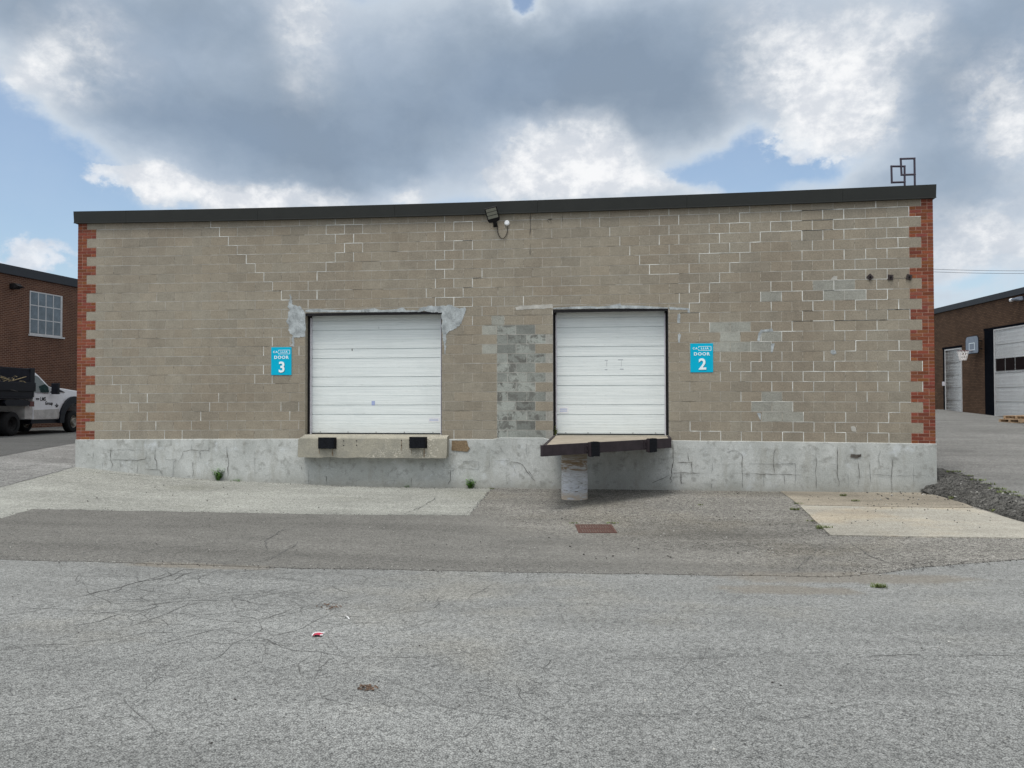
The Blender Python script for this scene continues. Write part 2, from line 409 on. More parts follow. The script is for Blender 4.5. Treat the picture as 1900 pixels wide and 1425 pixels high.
SAND = [(7.35, -8.35, 1.0, .16, 0), (14.1, -8.1, 1.5, .34, 0), (13.4, -8.75, .8, .25, 0), (15.4, -10.6, .6, .16, 0), (1.5, -10.3, .9, .25, 0)]
def aggregate(n, dark, light, big, fine_scale=70, contrast=1.0, crack=0.0, streak=.35, tint2=None):
    P = n.node('ShaderNodeNewGeometry').outputs['Position']
    cell = n.vor(fine_scale, 'F1', vec=P, out='Color'); cv = n.sep(cell)[0]
    cell2 = n.vor(fine_scale*.42, 'F1', vec=P, out='Color'); cv2 = n.sep(cell2)[1]
    fn = n.noise(fine_scale*1.3, 3, .7, vec=P)
    pit = n.rng(n.vor(fine_scale*.8, 'DISTANCE_TO_EDGE', vec=P), .0, .22)
    v = n.m('ADD', n.m('MULTIPLY', cv, .36), n.m('ADD', n.m('MULTIPLY', cv2, .20), n.m('ADD', n.m('MULTIPLY', fn, .34), n.m('MULTIPLY', pit, .37))))
    v = n.rng(v, .66-.34/contrast, .66+.34/contrast, 0, 1, False)
    c = n.mix(v, dark, light)
    b1 = n.noise(.23, 5, .6, vec=P); b2 = n.noise(1.4, 6, .68, vec=P, dist=.4)
    b3 = n.noise(.8, 5, .6, vec=n.map((.22, 1.6, 1), (0, 0, .07), vec=P))
    k = n.m('ADD', n.rng(b1, .3, .7, 1-big, 1+big, False), n.rng(b2, .3, .7, -big*.55, big*.55, False))
    k = n.m('ADD', k, n.rng(b3, .3, .7, -big*streak*2, big*streak*2, False))
    c = n.mix(1.0, c, n.comb(k, k, k), 'MULTIPLY')
    for (sx_, sy_, rx_, ry_, th_) in SAND:
        dd = n.vm('LENGTH', n.vm('MULTIPLY', n.vm('SUBTRACT', P, (sx_, sy_, 0)), (1/rx_, 1/ry_, 0)), out=1)
        dd = n.m('ADD', dd, n.m('MULTIPLY', n.m('SUBTRACT', n.noise(2.6, 6, .65, vec=P), .5), 1.6))
        c = n.mix(n.m('MULTIPLY', n.rng(dd, 1.1, .55), .8), c, n.mix(v, (.15, .135, .112), (.29, .268, .235)))
    if tint2: c = n.mix(n.rng(n.noise(.35, 5, .6, vec=P), .52, .66), c, n.mix(1.0, c, tint2, 'MULTIPLY'))
    h = n.m('ADD', n.m('MULTIPLY', pit, .9), fn)
    if crack:
        wv_ = n.vm('MULTIPLY_ADD', n.noise(1.5, 5, .65, vec=P, col=True), (.55, .55, 0), P)
        e = n.vor(.62, 'DISTANCE_TO_EDGE', vec=wv_); e2 = n.vor(2.1, 'DISTANCE_TO_EDGE', vec=wv_)
        mk = n.rng(n.noise(.33, 3, .5, vec=P), .47, .60); mk2 = n.rng(n.noise(.27, 2, .5, vec=n.vm('ADD', P, (31, 7, 0))), .56, .66)
        l1 = n.m('MULTIPLY', n.rng(e, .008, .001), mk); l2 = n.m('MULTIPLY', n.rng(e2, .014, .002), mk2)
        ck = n.m('MULTIPLY', n.m('MAXIMUM', l1, l2), crack)
        c = n.mix(ck, c, (.07, .07, .07))
    return c, (h, .5, .010)
material('lot_asphalt', lambda n: aggregate(n, (.078, .079, .077), (.395, .40, .386), .12, 95, .95, .25, .6, (1.03, 1.0, .95)), .93, 0, .2)
def m_patch(n):
    A, hb = aggregate(n, (.060, .058, .053), (.28, .272, .252), .14, 90, 1.0, .4, .5)
    B, _ = aggregate(n, (.045, .042, .037), (.385, .37, .338), .18, 58, 1.15, .35, .5, (.92, .90, .86))
    P = n.node('ShaderNodeNewGeometry').outputs['Position']; x, y, z = n.sep(P)
    f = n.rng(n.m('ADD', n.m('ADD', x, n.m('MULTIPLY', y, .9)), n.m('MULTIPLY', n.noise(.8, 5, .6, vec=P), 3.0)), 5.8, 9.5)
    c = n.mix(f, A, B)
    # damp, oily soil round the drain
    d = n.vm('LENGTH', n.vm('MULTIPLY', n.vm('SUBTRACT', P, (12.9, -5.0, -1.0)), (.42, .75, 0)), out=1)
    o = n.m('MULTIPLY', n.rng(n.m('ADD', d, n.m('MULTIPLY', n.noise(2, 5, .6, vec=P), .7)), 1.15, .55), .42)
    c = n.mix(o, c, (.085, .08, .07))
    return c, hb
material('patch_asphalt', m_patch, .93, 0, .2)
material('worn_pavement_mat', lambda n: aggregate(n, (.150, .148, .136), (.495, .50, .455), .15, 66, 1.0, .3, .6, (.86, .86, .83)), .95, 0, .15)
material('slab_concrete', lambda n: aggregate(n, (.26, .243, .208), (.52, .495, .43), .16, 90, 1.5, .12, .5, (1.05, .97, .88)), .95, 0, .15)
material('slab_dirty', lambda n: aggregate(n, (.20, .175, .14), (.44, .395, .32), .20, 90, 1.4, .12, .5, (.8, .8, .8)), .95, 0, .15)
material('drive_asphalt', lambda n: aggregate(n, (.09, .09, .086), (.31, .305, .29), .15, 65, 1.0, .5, .5), .93, 0, .2)
material('side_pavement_mat', lambda n: aggregate(n, (.10, .10, .096), (.36, .355, .34), .16, 55, 1.0, .8, .6), .93, 0, .2)
material('dark_road', lambda n: aggregate(n, (.055, .055, .054), (.155, .155, .15), .12, 80, 1.0, .1, .4), .9, 0, .2)
material('rubble_asphalt', lambda n: aggregate(n, (.016, .016, .015), (.15, .145, .135), .25, 30, 1.0, .0, .4), .95, 0, .1)
material('sand', lambda n: aggregate(n, (.17, .155, .13), (.30, .28, .245), .12, 90, 1.0, 0, .4), .95, 0, .1)
def m_pillar(n):
    x, y, z = n.sep(n.obj())
    s = n.noise(3.0, 6, .7, vec=n.map((1.0, 1.0, 7.0)), dist=1.3); s2 = n.noise(9, 5, .7, vec=n.map((.8, .8, 5), (.25, 0, 0)), dist=.8)
    c = n.mix(n.rng(s, .38, .6), (.52, .53, .54), (.66, .68, .72))
    c = n.mix(n.rng(s2, .56, .64), c, (.17, .145, .12))
    band = n.m('MULTIPLY', n.rng(z, .50, .62), n.rng(z, 1.02, .86))
    c = n.mix(n.m('MULTIPLY', band, n.rng(s, .40, .55)), c, (.24, .17, .10))
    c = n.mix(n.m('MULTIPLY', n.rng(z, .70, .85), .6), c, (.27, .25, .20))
    c = n.mix(n.m('MULTIPLY', n.rng(z, .22, .08), n.rng(s2, .40, .5)), c, (.55, .46, .36))
    return c, (n.m('ADD', s, s2), .8, .03)
material('wrapped_pillar', m_pillar, .6, 0, .4)

# ------------------------------------------------------------------ terrain
TP = np.array([(0, 0, -.62), (2, 0, -.82), (4.4, 0, -.925), (6.9, 0, -.985), (10, 0, -.995), (14, 0, -.995), (18, 0, -.99),
      (-8.2, 11.3, -.37), (-7.9, 7.8, -.345), (-1, 12, -.38), (-.5, 4, -.5), (-3, 0, -.52), (-7, 0, -.42), (-13, 8, -.25), (-13, 0, -.35), (-4, 22, -.35), (-12, 22, -.3),
      (-4, -4, -.66), (0, -4, -.80), (3, -3, -.90), (6, -3, -.97), (12, -2.5, -1.0), (12, -5, -1.03), (18, -3, -.97), (18, -6, -.92), (6, -6, -.94), (22, -2, -.9),
      (12, -8.3, -.93), (5, -8.3, -.88), (-2, -8, -.74), (18, -8, -.85), (24, -8, -.8), (12, -11, -.80), (4, -12, -.73), (20, -12, -.73),
      (-6, -14, -.66), (11, -16, -.68), (4, -20, -.67), (20, -20, -.68), (30, -14, -.7), (30, 0, -.85), (-14, -10, -.55), (10, 20, -.8), (28, 20, -.6)])
def _U(r2): return np.where(r2 > 1e-9, r2*np.log(np.maximum(r2, 1e-9)), 0)
_n = len(TP); _K = _U(((TP[:, None, :2]-TP[None, :, :2])**2).sum(-1))+np.eye(_n)*2.0
_A = np.zeros((_n+3, _n+3)); _A[:_n, :_n] = _K; _A[:_n, _n] = 1; _A[:_n, _n+1:] = TP[:, :2]; _A[_n, :_n] = 1; _A[_n+1:, :_n] = TP[:, :2].T
_S = np.linalg.solve(_A, np.concatenate([TP[:, 2], [0, 0, 0]]))
def H(x, y):
    cx = min(max(x, -14), 30); cy = min(max(y, -20), 20)
    r2 = (TP[:, 0]-cx)**2+(TP[:, 1]-cy)**2
    h = float(_U(r2)@_S[:_n]+_S[_n]+_S[_n+1]*cx+_S[_n+2]*cy)
    return min(h, -.2)
def sstep(t): t = min(max(t, 0), 1); return t*t*(3-2*t)
def H2(x, y):                                                    # the higher drive on the right
    h = -.72+(.0435*y if y > 0 else .02*y)
    if x > 30: h -= 0
    t = sstep((-y-4.5)/5.0)
    return h*(1-t)+(H(x, y)+.02)*t
def G(px, py, hf=H, off=0.0):
    D = ray(px, py); t = 2.0; p = CAM
    while t < 80:
        p = CAM+D*t
        if p[2] < hf(p[0], p[1])+off: break
        t += .25
    a, b = t-.25, t
    for _ in range(14):
        m_ = (a+b)/2; p = CAM+D*m_
        if p[2] < hf(p[0], p[1])+off: b = m_
        else: a = m_
    return float(p[0]), float(p[1])

def drape(name, outline, off, mats, grid=.3, hf=H, ribbons=(), rough_edge=.02, thick=0.0, kind='structure', bump=0.0, rib_m=1, edge_m=0):
    pts = resample(outline, .12, True)
    if rough_edge:
        pts = [(p[0]+rough_edge*(nz(p[0]*1.7, p[1]*1.7, 3)+.6*nz(p[0]*7, p[1]*7, 5)), p[1]+rough_edge*(nz(p[0]*1.7, p[1]*1.7, 13)+.6*nz(p[0]*7, p[1]*7, 15))) for p in pts]
    n = len(pts); xs = [p[0] for p in pts]; ys = [p[1] for p in pts]
    ins = []
    def inside(x, y):
        c = False; j = n-1
        for i in range(n):
            if (ys[i] > y) != (ys[j] > y) and x < (xs[j]-xs[i])*(y-ys[i])/(ys[j]-ys[i])+xs[i]: c = not c
            j = i
        return c
    PA = np.array(pts)
    gx = np.arange(min(xs)+grid/2, max(xs), grid); gy = np.arange(min(ys)+grid/2, max(ys), grid)
    for x in gx:
        for y in gy:
            if inside(x, y) and ((PA[:, 0]-x)**2+(PA[:, 1]-y)**2).min() > (grid*.3)**2: ins.append((x, y))
    vv = [Vector(p) for p in pts]+[Vector(p) for p in ins]
    ov, oe, of, *_ = delaunay_2d_cdt(vv, [], [list(range(n))], 1, 1e-5)
    mb = MB()
    V3 = [(p.x, p.y, hf(p.x, p.y)+off+(bump*(nz(p.x*3, p.y*3)+.6*nz(p.x*9, p.y*9, 4)) if bump else 0)) for p in ov]
    mb.shell(V3, [tuple(f) for f in of])
    if thick:
        for i in range(n):
            a, b = pts[i], pts[(i+1) % n]; za, zb = hf(*a)+off, hf(*b)+off
            mb.face([(a[0], a[1], za), (b[0], b[1], zb), (b[0], b[1], zb-thick), (a[0], a[1], za-thick)], edge_m)
    for poly, wd in ribbons: ribbon(mb, poly, wd*.6, off+.004, hf, rib_m)
    o = mb.build(name, mats, fix=False, smooth=True)
    # make every sheet face up
    me = o.data; bm = bmesh.new(); bm.from_mesh(me)
    for f in bm.faces:
        f.normal_update()
        if f.normal.z < -.2: f.normal_flip()
    bm.to_mesh(me); bm.free()
    return tag(o, kind=kind)
def ribbon(mb, poly, wd, off, hf, m=1, jit=.03):
    pts = resample(poly, .07); n = len(pts)
    q = []
    sd_ = random.uniform(0, 99)
    for i, p in enumerate(pts):
        e = min(i, n-1-i)/max(1, n/6); e = min(1, e)
        q.append((p[0]+jit*1.6*nz(p[0]*3, p[1]*3, sd_)+jit*nz(p[0]*13, p[1]*13, sd_), p[1]+jit*1.6*nz(p[0]*3, p[1]*3, sd_+9)+jit*nz(p[0]*13, p[1]*13, sd_+9), wd*(.25+.75*e)*(.75+.8*nz(p[0]*6, p[1]*6, sd_+4))))
    for i in range(n-1):
        a, b = q[i], q[i+1]; dx_, dy_ = b[0]-a[0], b[1]-a[1]; L = math.hypot(dx_, dy_) or 1; nx, ny = -dy_/L, dx_/L
        wa, wb = max(a[2], .002)/2, max(b[2], .002)/2
        P = [(a[0]-nx*wa, a[1]-ny*wa), (b[0]-nx*wb, b[1]-ny*wb), (b[0]+nx*wb, b[1]+ny*wb), (a[0]+nx*wa, a[1]+ny*wa)]
        mb.face([(x, y, hf(x, y)+off) for x, y in P], m)
def gp(l, hf=H): return [G(x, y, hf) for x, y in l]
def SG(l, ox, oy, s): return [(ox+x/s, oy+y/s) for x, y in l]

# ground sheet
xs = [-400, -250, -150, -90, -60, -40, -30, -25]+list(np.arange(-22, 34.01, .4))+[36, 40, 50, 70, 110, 200, 400]
ys = [-300, -150, -80, -50, -35, -28]+list(np.arange(-24, 24.01, .4))+[27, 32, 40, 60, 100, 200, 400]
mb = MB(); nx, ny = len(xs), len(ys)
mb.shell([(x, y, H(x, y)) for x in xs for y in ys], [(i*ny+j, (i+1)*ny+j, (i+1)*ny+j+1, i*ny+j+1) for i in range(nx-1) for j in range(ny-1)])
L0 = (0, 850, 2); R0 = (950, 850, 2)
CR = [([(250, 525), (400, 490), (520, 460), (600, 445), (680, 415), (790, 415)], .03, L0), ([(520, 460), (620, 430), (720, 430), (800, 420)], .025, L0),
      ([(340, 515), (440, 490), (470, 470)], .02, L0), ([(560, 448), (640, 455), (700, 425)], .02, L0), ([(610, 420), (640, 440), (740, 420)], .02, L0),
      ([(280, 580), (430, 570), (560, 545), (690, 530), (850, 530)], .022, L0), ([(270, 625), (380, 605), (450, 575)], .022, L0),
      ([(450, 575), (560, 560), (600, 550)], .02, L0), ([(600, 690), (780, 640), (960, 625)], .018, L0), ([(1100, 810), (1110, 760), (1130, 740)], .014, L0),
      ([(1190, 790), (1240, 740)], .010, L0), ([(0, 706), (150, 694), (300, 688)], .012, L0), ([(560, 696), (760, 688), (1100, 692), (1250, 689)], .010, L0), ([(1420, 690), (1560, 686)], .008, L0), ([(430, 690), (540, 670), (640, 660)], .014, L0),
      ([(0, 960), (200, 945), (290, 920)], .012, L0), ([(380, 745), (640, 745), (780, 750)], .012, R0), ([(1280, 738), (1440, 733), (1560, 737)], .010, R0), ([(1640, 735), (1760, 733), (1900, 735)], .014, R0),
      ([(10, 865), (60, 872), (130, 885)], .010, R0), ([(120, 800), (130, 750), (100, 740)], .010, R0), ([(640, 745), (900, 735), (1200, 735)], .010, R0),
      ([(0, 830), (40, 860), (45, 900)], .008, R0), ([(1000, 520), (1100, 500), (1240, 450)], .012, L0), ([(1360, 480), (1470, 470), (1600, 470)], .012, L0),
      ([(860, 580), (960, 600), (1100, 560)], .014, L0), ([(1700, 430), (1800, 440), (1900, 435)], .016, L0), ([(1780, 1030), (1830, 1095)], .006, L0)]
for pl, wd, c in CR: ribbon(mb, gp(SG(pl, *c)), wd*.55, .003, H)
rc = random.Random(21)
def walk(x, y, a, n_, wd, depth=0):
    pts = [(x, y)]
    for _ in range(n_):
        a += rc.gauss(0, .38); st = rc.uniform(.08, .22); x += math.cos(a)*st; y += math.sin(a)*st; pts.append((x, y))
        if depth < 2 and rc.random() < .16: walk(x, y, a+rc.choice((-1, 1))*rc.uniform(.6, 1.3), int(n_*.5), wd*.7, depth+1)
    if len(pts) > 2: ribbon(mb, pts, wd, .003, H, 1, .012)
for (x0, x1, y0, y1, cnt, wd) in ((260, 820, 1062, 1120, 7, .0075), (0, 950, 1100, 1190, 11, .0065), (300, 900, 1150, 1200, 4, .0055), (900, 1250, 1080, 1150, 2, .004), (900, 1150, 1180, 1400, 4, .003), (0, 500, 1250, 1400, 2, .003)):
    for _ in range(cnt):
        x, y = G(rc.uniform(x0, x1), rc.uniform(y0, y1)); walk(x, y, rc.choice((0, math.pi))+rc.gauss(.25, .35), rc.randint(6, 15), wd)
g = mb.build('ground', ['lot_asphalt', 'ground_crack'], fix=False, smooth=True); tag(g, kind='structure')

low = [(-700, 1030), (-300, 1034), (0, 1038), (200, 1044), (400, 1050), (560, 1055), (700, 1057), (950, 1062), (1200, 1066), (1470, 1070), (1560, 1071), (1640, 1064), (1700, 1054), (1900, 1038), (2300, 1012)]
top_b = [(916, 903), (870, 957), (550, 954), (350, 950), (60, 945), (0, 962), (-300, 990), (-700, 1016)]
ol = gp(low)+[(24, -4.5), (24, -.5), (19, .25), (9.35, .25)]+gp(top_b)[1:]
pc = [(SG([(980, 385), (1060, 350), (1110, 310)], *L0), .03), (SG([(800, 395), (980, 385)], *L0), .02), (SG([(990, 350), (985, 310), (1050, 270), (1130, 245)], *L0), .022),
      (SG([(1250, 310), (1310, 360), (1420, 400)], *R0), .022), (SG([(1410, 400), (1600, 390), (1900, 380)], *R0), .02), (SG([(600, 185), (750, 205), (1000, 215), (1090, 215)], *R0), .018),
      (SG([(180, 275), (260, 282)], *L0), .02), (SG([(390, 235), (470, 200), (620, 180)], *R0), .02), (SG([(560, 255), (700, 280), (900, 290)], *R0), .014),
      (SG([(1170, 310), (1050, 420), (900, 436)], *R0), .012)]
drape('asphalt_patch', ol, .0065, ['patch_asphalt', 'ground_crack'], .35, ribbons=[(gp(a), b) for a, b in pc], rough_edge=.045, thick=.012)
# dark edge line where the patch meets the older asphalt is a narrow open joint
mbe = MB()
wl = [(x, .06) for x in (9.45, 7, 5, 3, 1.5, .3, -.06)]
light_top = [(-.06, 0.0)]+gp([(141, 867), (60, 889), (0, 905), (-300, 985), (-700, 1060)][:4])
ol = gp(list(reversed(top_b[1:-1])))+[(9.42, -.3), (9.42, .05)]+wl[1:]+light_top[1:]
drape('worn_pavement', ol, .004, ['worn_pavement_mat', 'ground_crack'], .35,
      ribbons=[(gp(SG([(1545, 195), (1600, 160), (1625, 145)], *L0)), .03), (gp(SG([(1600, 190), (1560, 185), (1500, 210), (1760, 214)], *L0)), .02), (gp(SG([(230, 130), (420, 150)], *L0)), .012),
               (gp([(870, 956), (890, 932), (915, 905)]), .035), (gp([(60, 944), (350, 949), (550, 953)]), .02), (gp([(550, 953), (870, 956)]), .014), (gp([(141, 866), (60, 888), (0, 904)]), .06)], rough_edge=.02, thick=.010)
# left pavement and dark road going back between the buildings
p1 = gp([(141, 867), (60, 889), (0, 905), (-300, 985)])
drape('side_pavement', p1+[(-14, -6), (-14, 2)]+gp([(-60, 862), (0, 848), (141, 823)])+[(.3, 3.0)], .006, ['side_pavement_mat', 'ground_crack'], .4,
      ribbons=[(gp([(0, 880), (70, 862), (140, 848)]), .02)], rough_edge=.03)
p2 = gp([(141, 823), (0, 848), (-60, 862)])
drape('side_road', p2+[(-14, 3), (-13.5, 24), (.3, 24)], .010, ['dark_road'], .6, rough_edge=.0)
# right: drive at a higher level with its broken bank
toe = [(18.15, 2.6), (18.15, -.02), (17.95, -.02)]+[(G(x, y)) for x, y in [(1740, 921), (1790, 936), (1830, 948), (1900, 972), (1960, 1000)]]
crest_px = [(1739, 870), (1780, 879), (1800, 886), (1830, 900), (1865, 912), (1900, 926), (1990, 960)]
crest = [G(x, y, H2) for x, y in crest_px]
drv = [(18.12, 24), (18.12, 2.5)]+crest+[(19.5, -7.5), (24, -9.5), (40, -9.5), (40, 24)]
drape('driveway', drv, .0, ['drive_asphalt', 'ground_crack'], .5, hf=H2, rough_edge=.02,
      ribbons=[([G(x, y, H2) for x, y in [(1740, 836), (1800, 840), (1860, 846), (1900, 852)]], .03), ([G(x, y, H2) for x, y in [(1739, 800), (1800, 806), (1900, 812)]], .025)])
# the bank: rows between toe and crest, with a lumpy surface
T_ = resample(toe, .1); C_ = resample([(18.3, 2.7)]+crest, .1); NN = 120
def pick(l, t): f_ = t*(len(l)-1); i = min(int(f_), len(l)-2); a, b = l[i], l[i+1]; r = f_-i; return (a[0]+(b[0]-a[0])*r, a[1]+(b[1]-a[1])*r)
mb = MB(); vs = []; R_ = 22
for i in range(NN+1):
    a, b = pick(T_, i/NN), pick(C_, i/NN); zb = H2(*b); za = H(*a); za += (zb-za)*(sstep(a[1]/1.6) if a[1] > 0 else 0)+(.14*sstep(1+a[1]/.6) if a[0] > 17.94 and a[1] < .1 else 0)
    for j in range(R_+1):
        t = -0.08+j/R_*1.22
        x, y = a[0]+(b[0]-a[0])*t, a[1]+(b[1]-a[1])*t
        tt = min(max(t, 0), 1)
        z = za+(zb-za)*(tt**.8)+.085*math.sin(math.pi*tt)+.05*nz(x*3, y*3)+.022*nz(x*11, y*11)
        if t < 0: z = za-.05
        if t > 1.10: z = zb-.06
        vs.append((x+.03*nz(x*5, y*5, 8), y+.04*nz(x*5, y*5, 9), z))
mb.shell(vs, [(i*(R_+1)+j, (i+1)*(R_+1)+j, (i+1)*(R_+1)+j+1, i*(R_+1)+j+1) for i in range(NN) for j in range(R_)])
for _ in range(300):                                             # loose lumps of broken asphalt
    t, s_ = random.random(), random.uniform(.28, .98); a, b = pick(T_, s_), pick(C_, s_)
    x, y = a[0]+(b[0]-a[0])*t, a[1]+(b[1]-a[1])*t; z = H(*a)+(H2(*b)-H(*a))*t**.8+.085*math.sin(math.pi*t)+.05*nz(x*3, y*3)
    r = random.uniform(.005, .014); M3 = Matrix.Rotation(random.uniform(0, 6), 3, (random.random(), random.random(), 1))
    mb.obox((x, y, z+r*.4), (r*random.uniform(.7, 1.5), r, r*.7), M3, 1 if random.random() < .10 else 0)
tag(mb.build('gravel_bank', ['rubble_asphalt', 'stone_pale'], smooth=False), kind='structure')

# concrete slab in two pours
sA = gp([(1452, 911), (1484, 938), (1806, 943), (1795, 937), (1745, 922), (1720, 914)])
sA = [(15.22, .04), sA[1], sA[2], sA[3], sA[4], (17.95, .04)]
drape('concrete_slab', sA, .014, ['slab_dirty', 'slab_concrete'], .3, rough_edge=.012, thick=.05)
sB = gp([(1484, 940), (1541, 995), (1700, 998), (1901, 1001), (2000, 1002), (1960, 985), (1900, 972), (1830, 951), (1806, 945)])
drape('concrete_slab', sB, .022, ['slab_concrete', 'ground_crack'], .3, rough_edge=.012, thick=.06)
# ------------------------------------------------------------------ main building
bld = empty('warehouse', (9.1, 0, -1.0), 0, 'single storey beige block warehouse with red brick corners and two white dock doors', 'building')
def P_(o): o.parent = bld; o.matrix_parent_inverse = Matrix.Translation((-9.1, 0, 1.0)); return o
UL, UR = 0.0, 18.175
CH = .2048
def zw(u, z):
    q = max(0, 1-((u-9.1)/9.1)**2); return z+q*(.05-.11*z/4.7)-.025
def unz(u, zz):
    q = max(0, 1-((u-9.1)/9.1)**2); return (zz+.025-.05*q)/(1-.11*q/4.7)
ZT = 23.75*CH
D3 = (5.30, 8.305, .118, 2.735); D2 = (10.655, 13.02, .118, 2.735)
eA = dict(zip([0, 2, 5, 6, 7, 8, 9, 10, 13, 14, 15, 16, 19, 20, 21], [.435, 1.27, 2.5, 2.93, 3.34, 3.75, 4.165, 4.56, 5.763, 6.173, 6.575, 6.972, 8.165, 8.562, 8.961]))
eB = dict(zip([0, 2, 3, 4, 5, 7, 8, 10, 11, 12, 13, 15, 16, 17, 18, 19], [10.04, 10.837, 11.233, 11.631, 12.044, 12.847, 13.242, 14.054, 14.457, 14.861, 15.267, 16.08, 16.486, 16.899, 17.304, 17.725]))
def interp(d): k = sorted(d); return [float(np.interp(i, k, [d[a] for a in k])) for i in range(k[-1]+1)]
EA, EB = interp(eA), interp(eB)
ev = EA+[9.365, 9.64]+EB
od = [.215]+[(a+b)/2 for a, b in zip(EA, EA[1:])]+[9.165, 9.50, 9.84]+[(a+b)/2 for a, b in zip(EB, EB[1:])]+[17.95]
def joints(k): return ev if k % 2 == 0 else od
def row_of(u, zz): return int(math.floor(unz(u, zz)/CH))

# bright repointed joints, read off the photograph crop by crop
CROPS = {1: (130, 390, 4.75), 2: (500, 380, 4.75), 3: (860, 370, 4.75), 4: (1200, 360, 5.588), 5: (1480, 360, 5.938), 6: (130, 600, 4.13), 7: (810, 580, 5.7), 8: (1230, 580, 5.7), 9: (1300, 560, 3.852)}
VJ = {1: [(1228, 125), (1320, 185), (1388, 265), (1480, 345), (1550, 430), (1634, 510), (1703, 590), (1792, 672), (1858, 755)],
 2: [(500, 210), (662, 210), (822, 210), (587, 292), (750, 292), (650, 375), (810, 375), (587, 460), (748, 460), (497, 545), (420, 628), (357, 710), (418, 795), (587, 140), (750, 130), (1555, 120), (1463, 190), (1625, 190), (1790, 190), (1555, 275), (1617, 360), (1780, 360), (1552, 450), (1715, 445), (1453, 535), (1613, 535), (1538, 620), (1836, 615), (1455, 698), (1613, 700), (1777, 695), (1373, 780), (1535, 778), (1700, 775), (1475, 858), (1640, 858), (1748, 858), (1836, 945), (1755, 1015), (38, 715), (100, 800), (358, 872)],
 3: [(70, 410), (125, 660), (68, 740), (198, 905), (530, 900), (1198, 200), (1825, 105), (1725, 175), (1807, 262), (1290, 280), (1377, 360), (1472, 450), (1553, 535), (1638, 620), (1722, 355), (1888, 355), (78, 235)],
 4: [(248, 185), (128, 265), (333, 260), (752, 245), (963, 235), (1390, 225), (1825, 205), (640, 350), (855, 350), (1070, 335), (1287, 345), (1503, 330), (1725, 325), (128, 475), (330, 470), (748, 455), (1175, 440), (1603, 435), (1825, 430), (235, 575), (653, 560), (865, 560), (1080, 555), (1727, 530), (543, 670), (963, 660), (1607, 645), (28, 785), (440, 780), (860, 770), (750, 870), (1603, 855), (440, 980), (650, 975), (1287, 960), (1503, 960), (337, 1085), (543, 1085), (1237, 1075), (1452, 1075), (1607, 1065), (443, 1185), (1290, 1180), (1725, 1165), (545, 1290), (335, 1290), (1612, 1275), (1068, 165), (1497, 140)],
 5: [(277, 215), (508, 210), (1222, 195), (870, 110), (168, 345), (403, 335), (876, 320), (1117, 305), (40, 460), (275, 455), (508, 445), (985, 425), (403, 560), (878, 545), (1117, 540), (514, 665), (752, 655), (990, 655), (403, 785), (640, 775), (880, 770), (40, 905), (510, 890), (750, 890), (990, 880), (403, 1005), (880, 1010), (48, 1130), (282, 1120), (752, 1110), (990, 1110), (170, 1235), (403, 1235), (642, 1230), (878, 1230), (1120, 1220), (48, 1355), (518, 1345), (757, 1340), (995, 1335), (1238, 1330), (408, 1415), (880, 1415)],
 9: [(503, 40), (805, 30), (957, 30), (1110, 30), (1263, 25), (1422, 20), (727, 105), (1030, 105), (1185, 95), (1340, 95), (1497, 95), (60, 185), (503, 180), (655, 180), (957, 175), (1267, 170), (428, 255), (570, 255), (1033, 248), (1187, 245), (660, 320), (355, 325), (503, 325), (962, 315), (1115, 315), (1427, 315), (133, 400), (425, 395), (577, 395), (878, 390), (1030, 385), (1185, 390), (1340, 385), (1497, 385), (353, 465), (503, 465), (655, 465), (807, 460), (960, 460), (1427, 460), (1587, 460), (280, 540), (430, 540), (577, 540), (727, 535), (877, 535), (1340, 535), (503, 610), (655, 612), (807, 610), (1117, 610), (1271, 608), (1429, 605), (1587, 608), (280, 680), (1188, 680), (660, 755), (1120, 755), (1435, 750), (727, 825), (1035, 825), (1347, 828), (365, 895), (662, 895), (817, 900), (970, 900), (1280, 895), (137, 967), (285, 967), (433, 967), (585, 967), (737, 965), (887, 965), (1040, 970), (1195, 970), (1347, 970)],
 6: [(1557, 150), (1695, 150), (1485, 220), (1727, 220), (1483, 360), (333, 438), (1423, 438), (1562, 430), (390, 505), (465, 578), (600, 578), (1148, 578), (522, 650), (1067, 648), (1622, 650), (1718, 650), (600, 720), (1005, 720), (1700, 720), (387, 790), (660, 795), (935, 795), (460, 860), (733, 860), (870, 860)],
 7: [(150, 1290)], 8: [(170, 65), (385, 60), (275, 175), (490, 170), (172, 265), (600, 480), (705, 575), (600, 680), (275, 1210), (385, 1320), (600, 1320), (820, 1315), (940, 1210)]}
VM_ = {1: [(765, 765), (850, 845), (1003, 845), (1638, 845), (1860, 915), (1478, 175), (1790, 175)], 2: [(981, 200), (907, 460), (260, 795), (1832, 445), (100, 965), (260, 140), (425, 140)],
 3: [(452, 815), (620, 805), (785, 805), (362, 905), (125, 990), (290, 990), (700, 725), (872, 725), (1128, 125), (1815, 445), (780, 300), (122, 490), (202, 575), (232, 735), (862, 205), (1030, 200)],
 4: [(226, 370), (1175, 230)], 5: [(745, 200), (1355, 95), (395, 130), (172, 565), (45, 685), (325, 1005), (515, 1115), (287, 1350)],
 9: [(207, 465), (135, 540), (62, 615), (355, 610), (135, 680), (727, 680), (880, 680)], 6: [(1735, 360), (1700, 578), (1205, 648), (1070, 790), (1205, 790), (1630, 790), (1735, 790), (1620, 75), (1338, 75)], 8: [(275, 790), (490, 790), (375, 1100)], 7: [(340, 95)]}
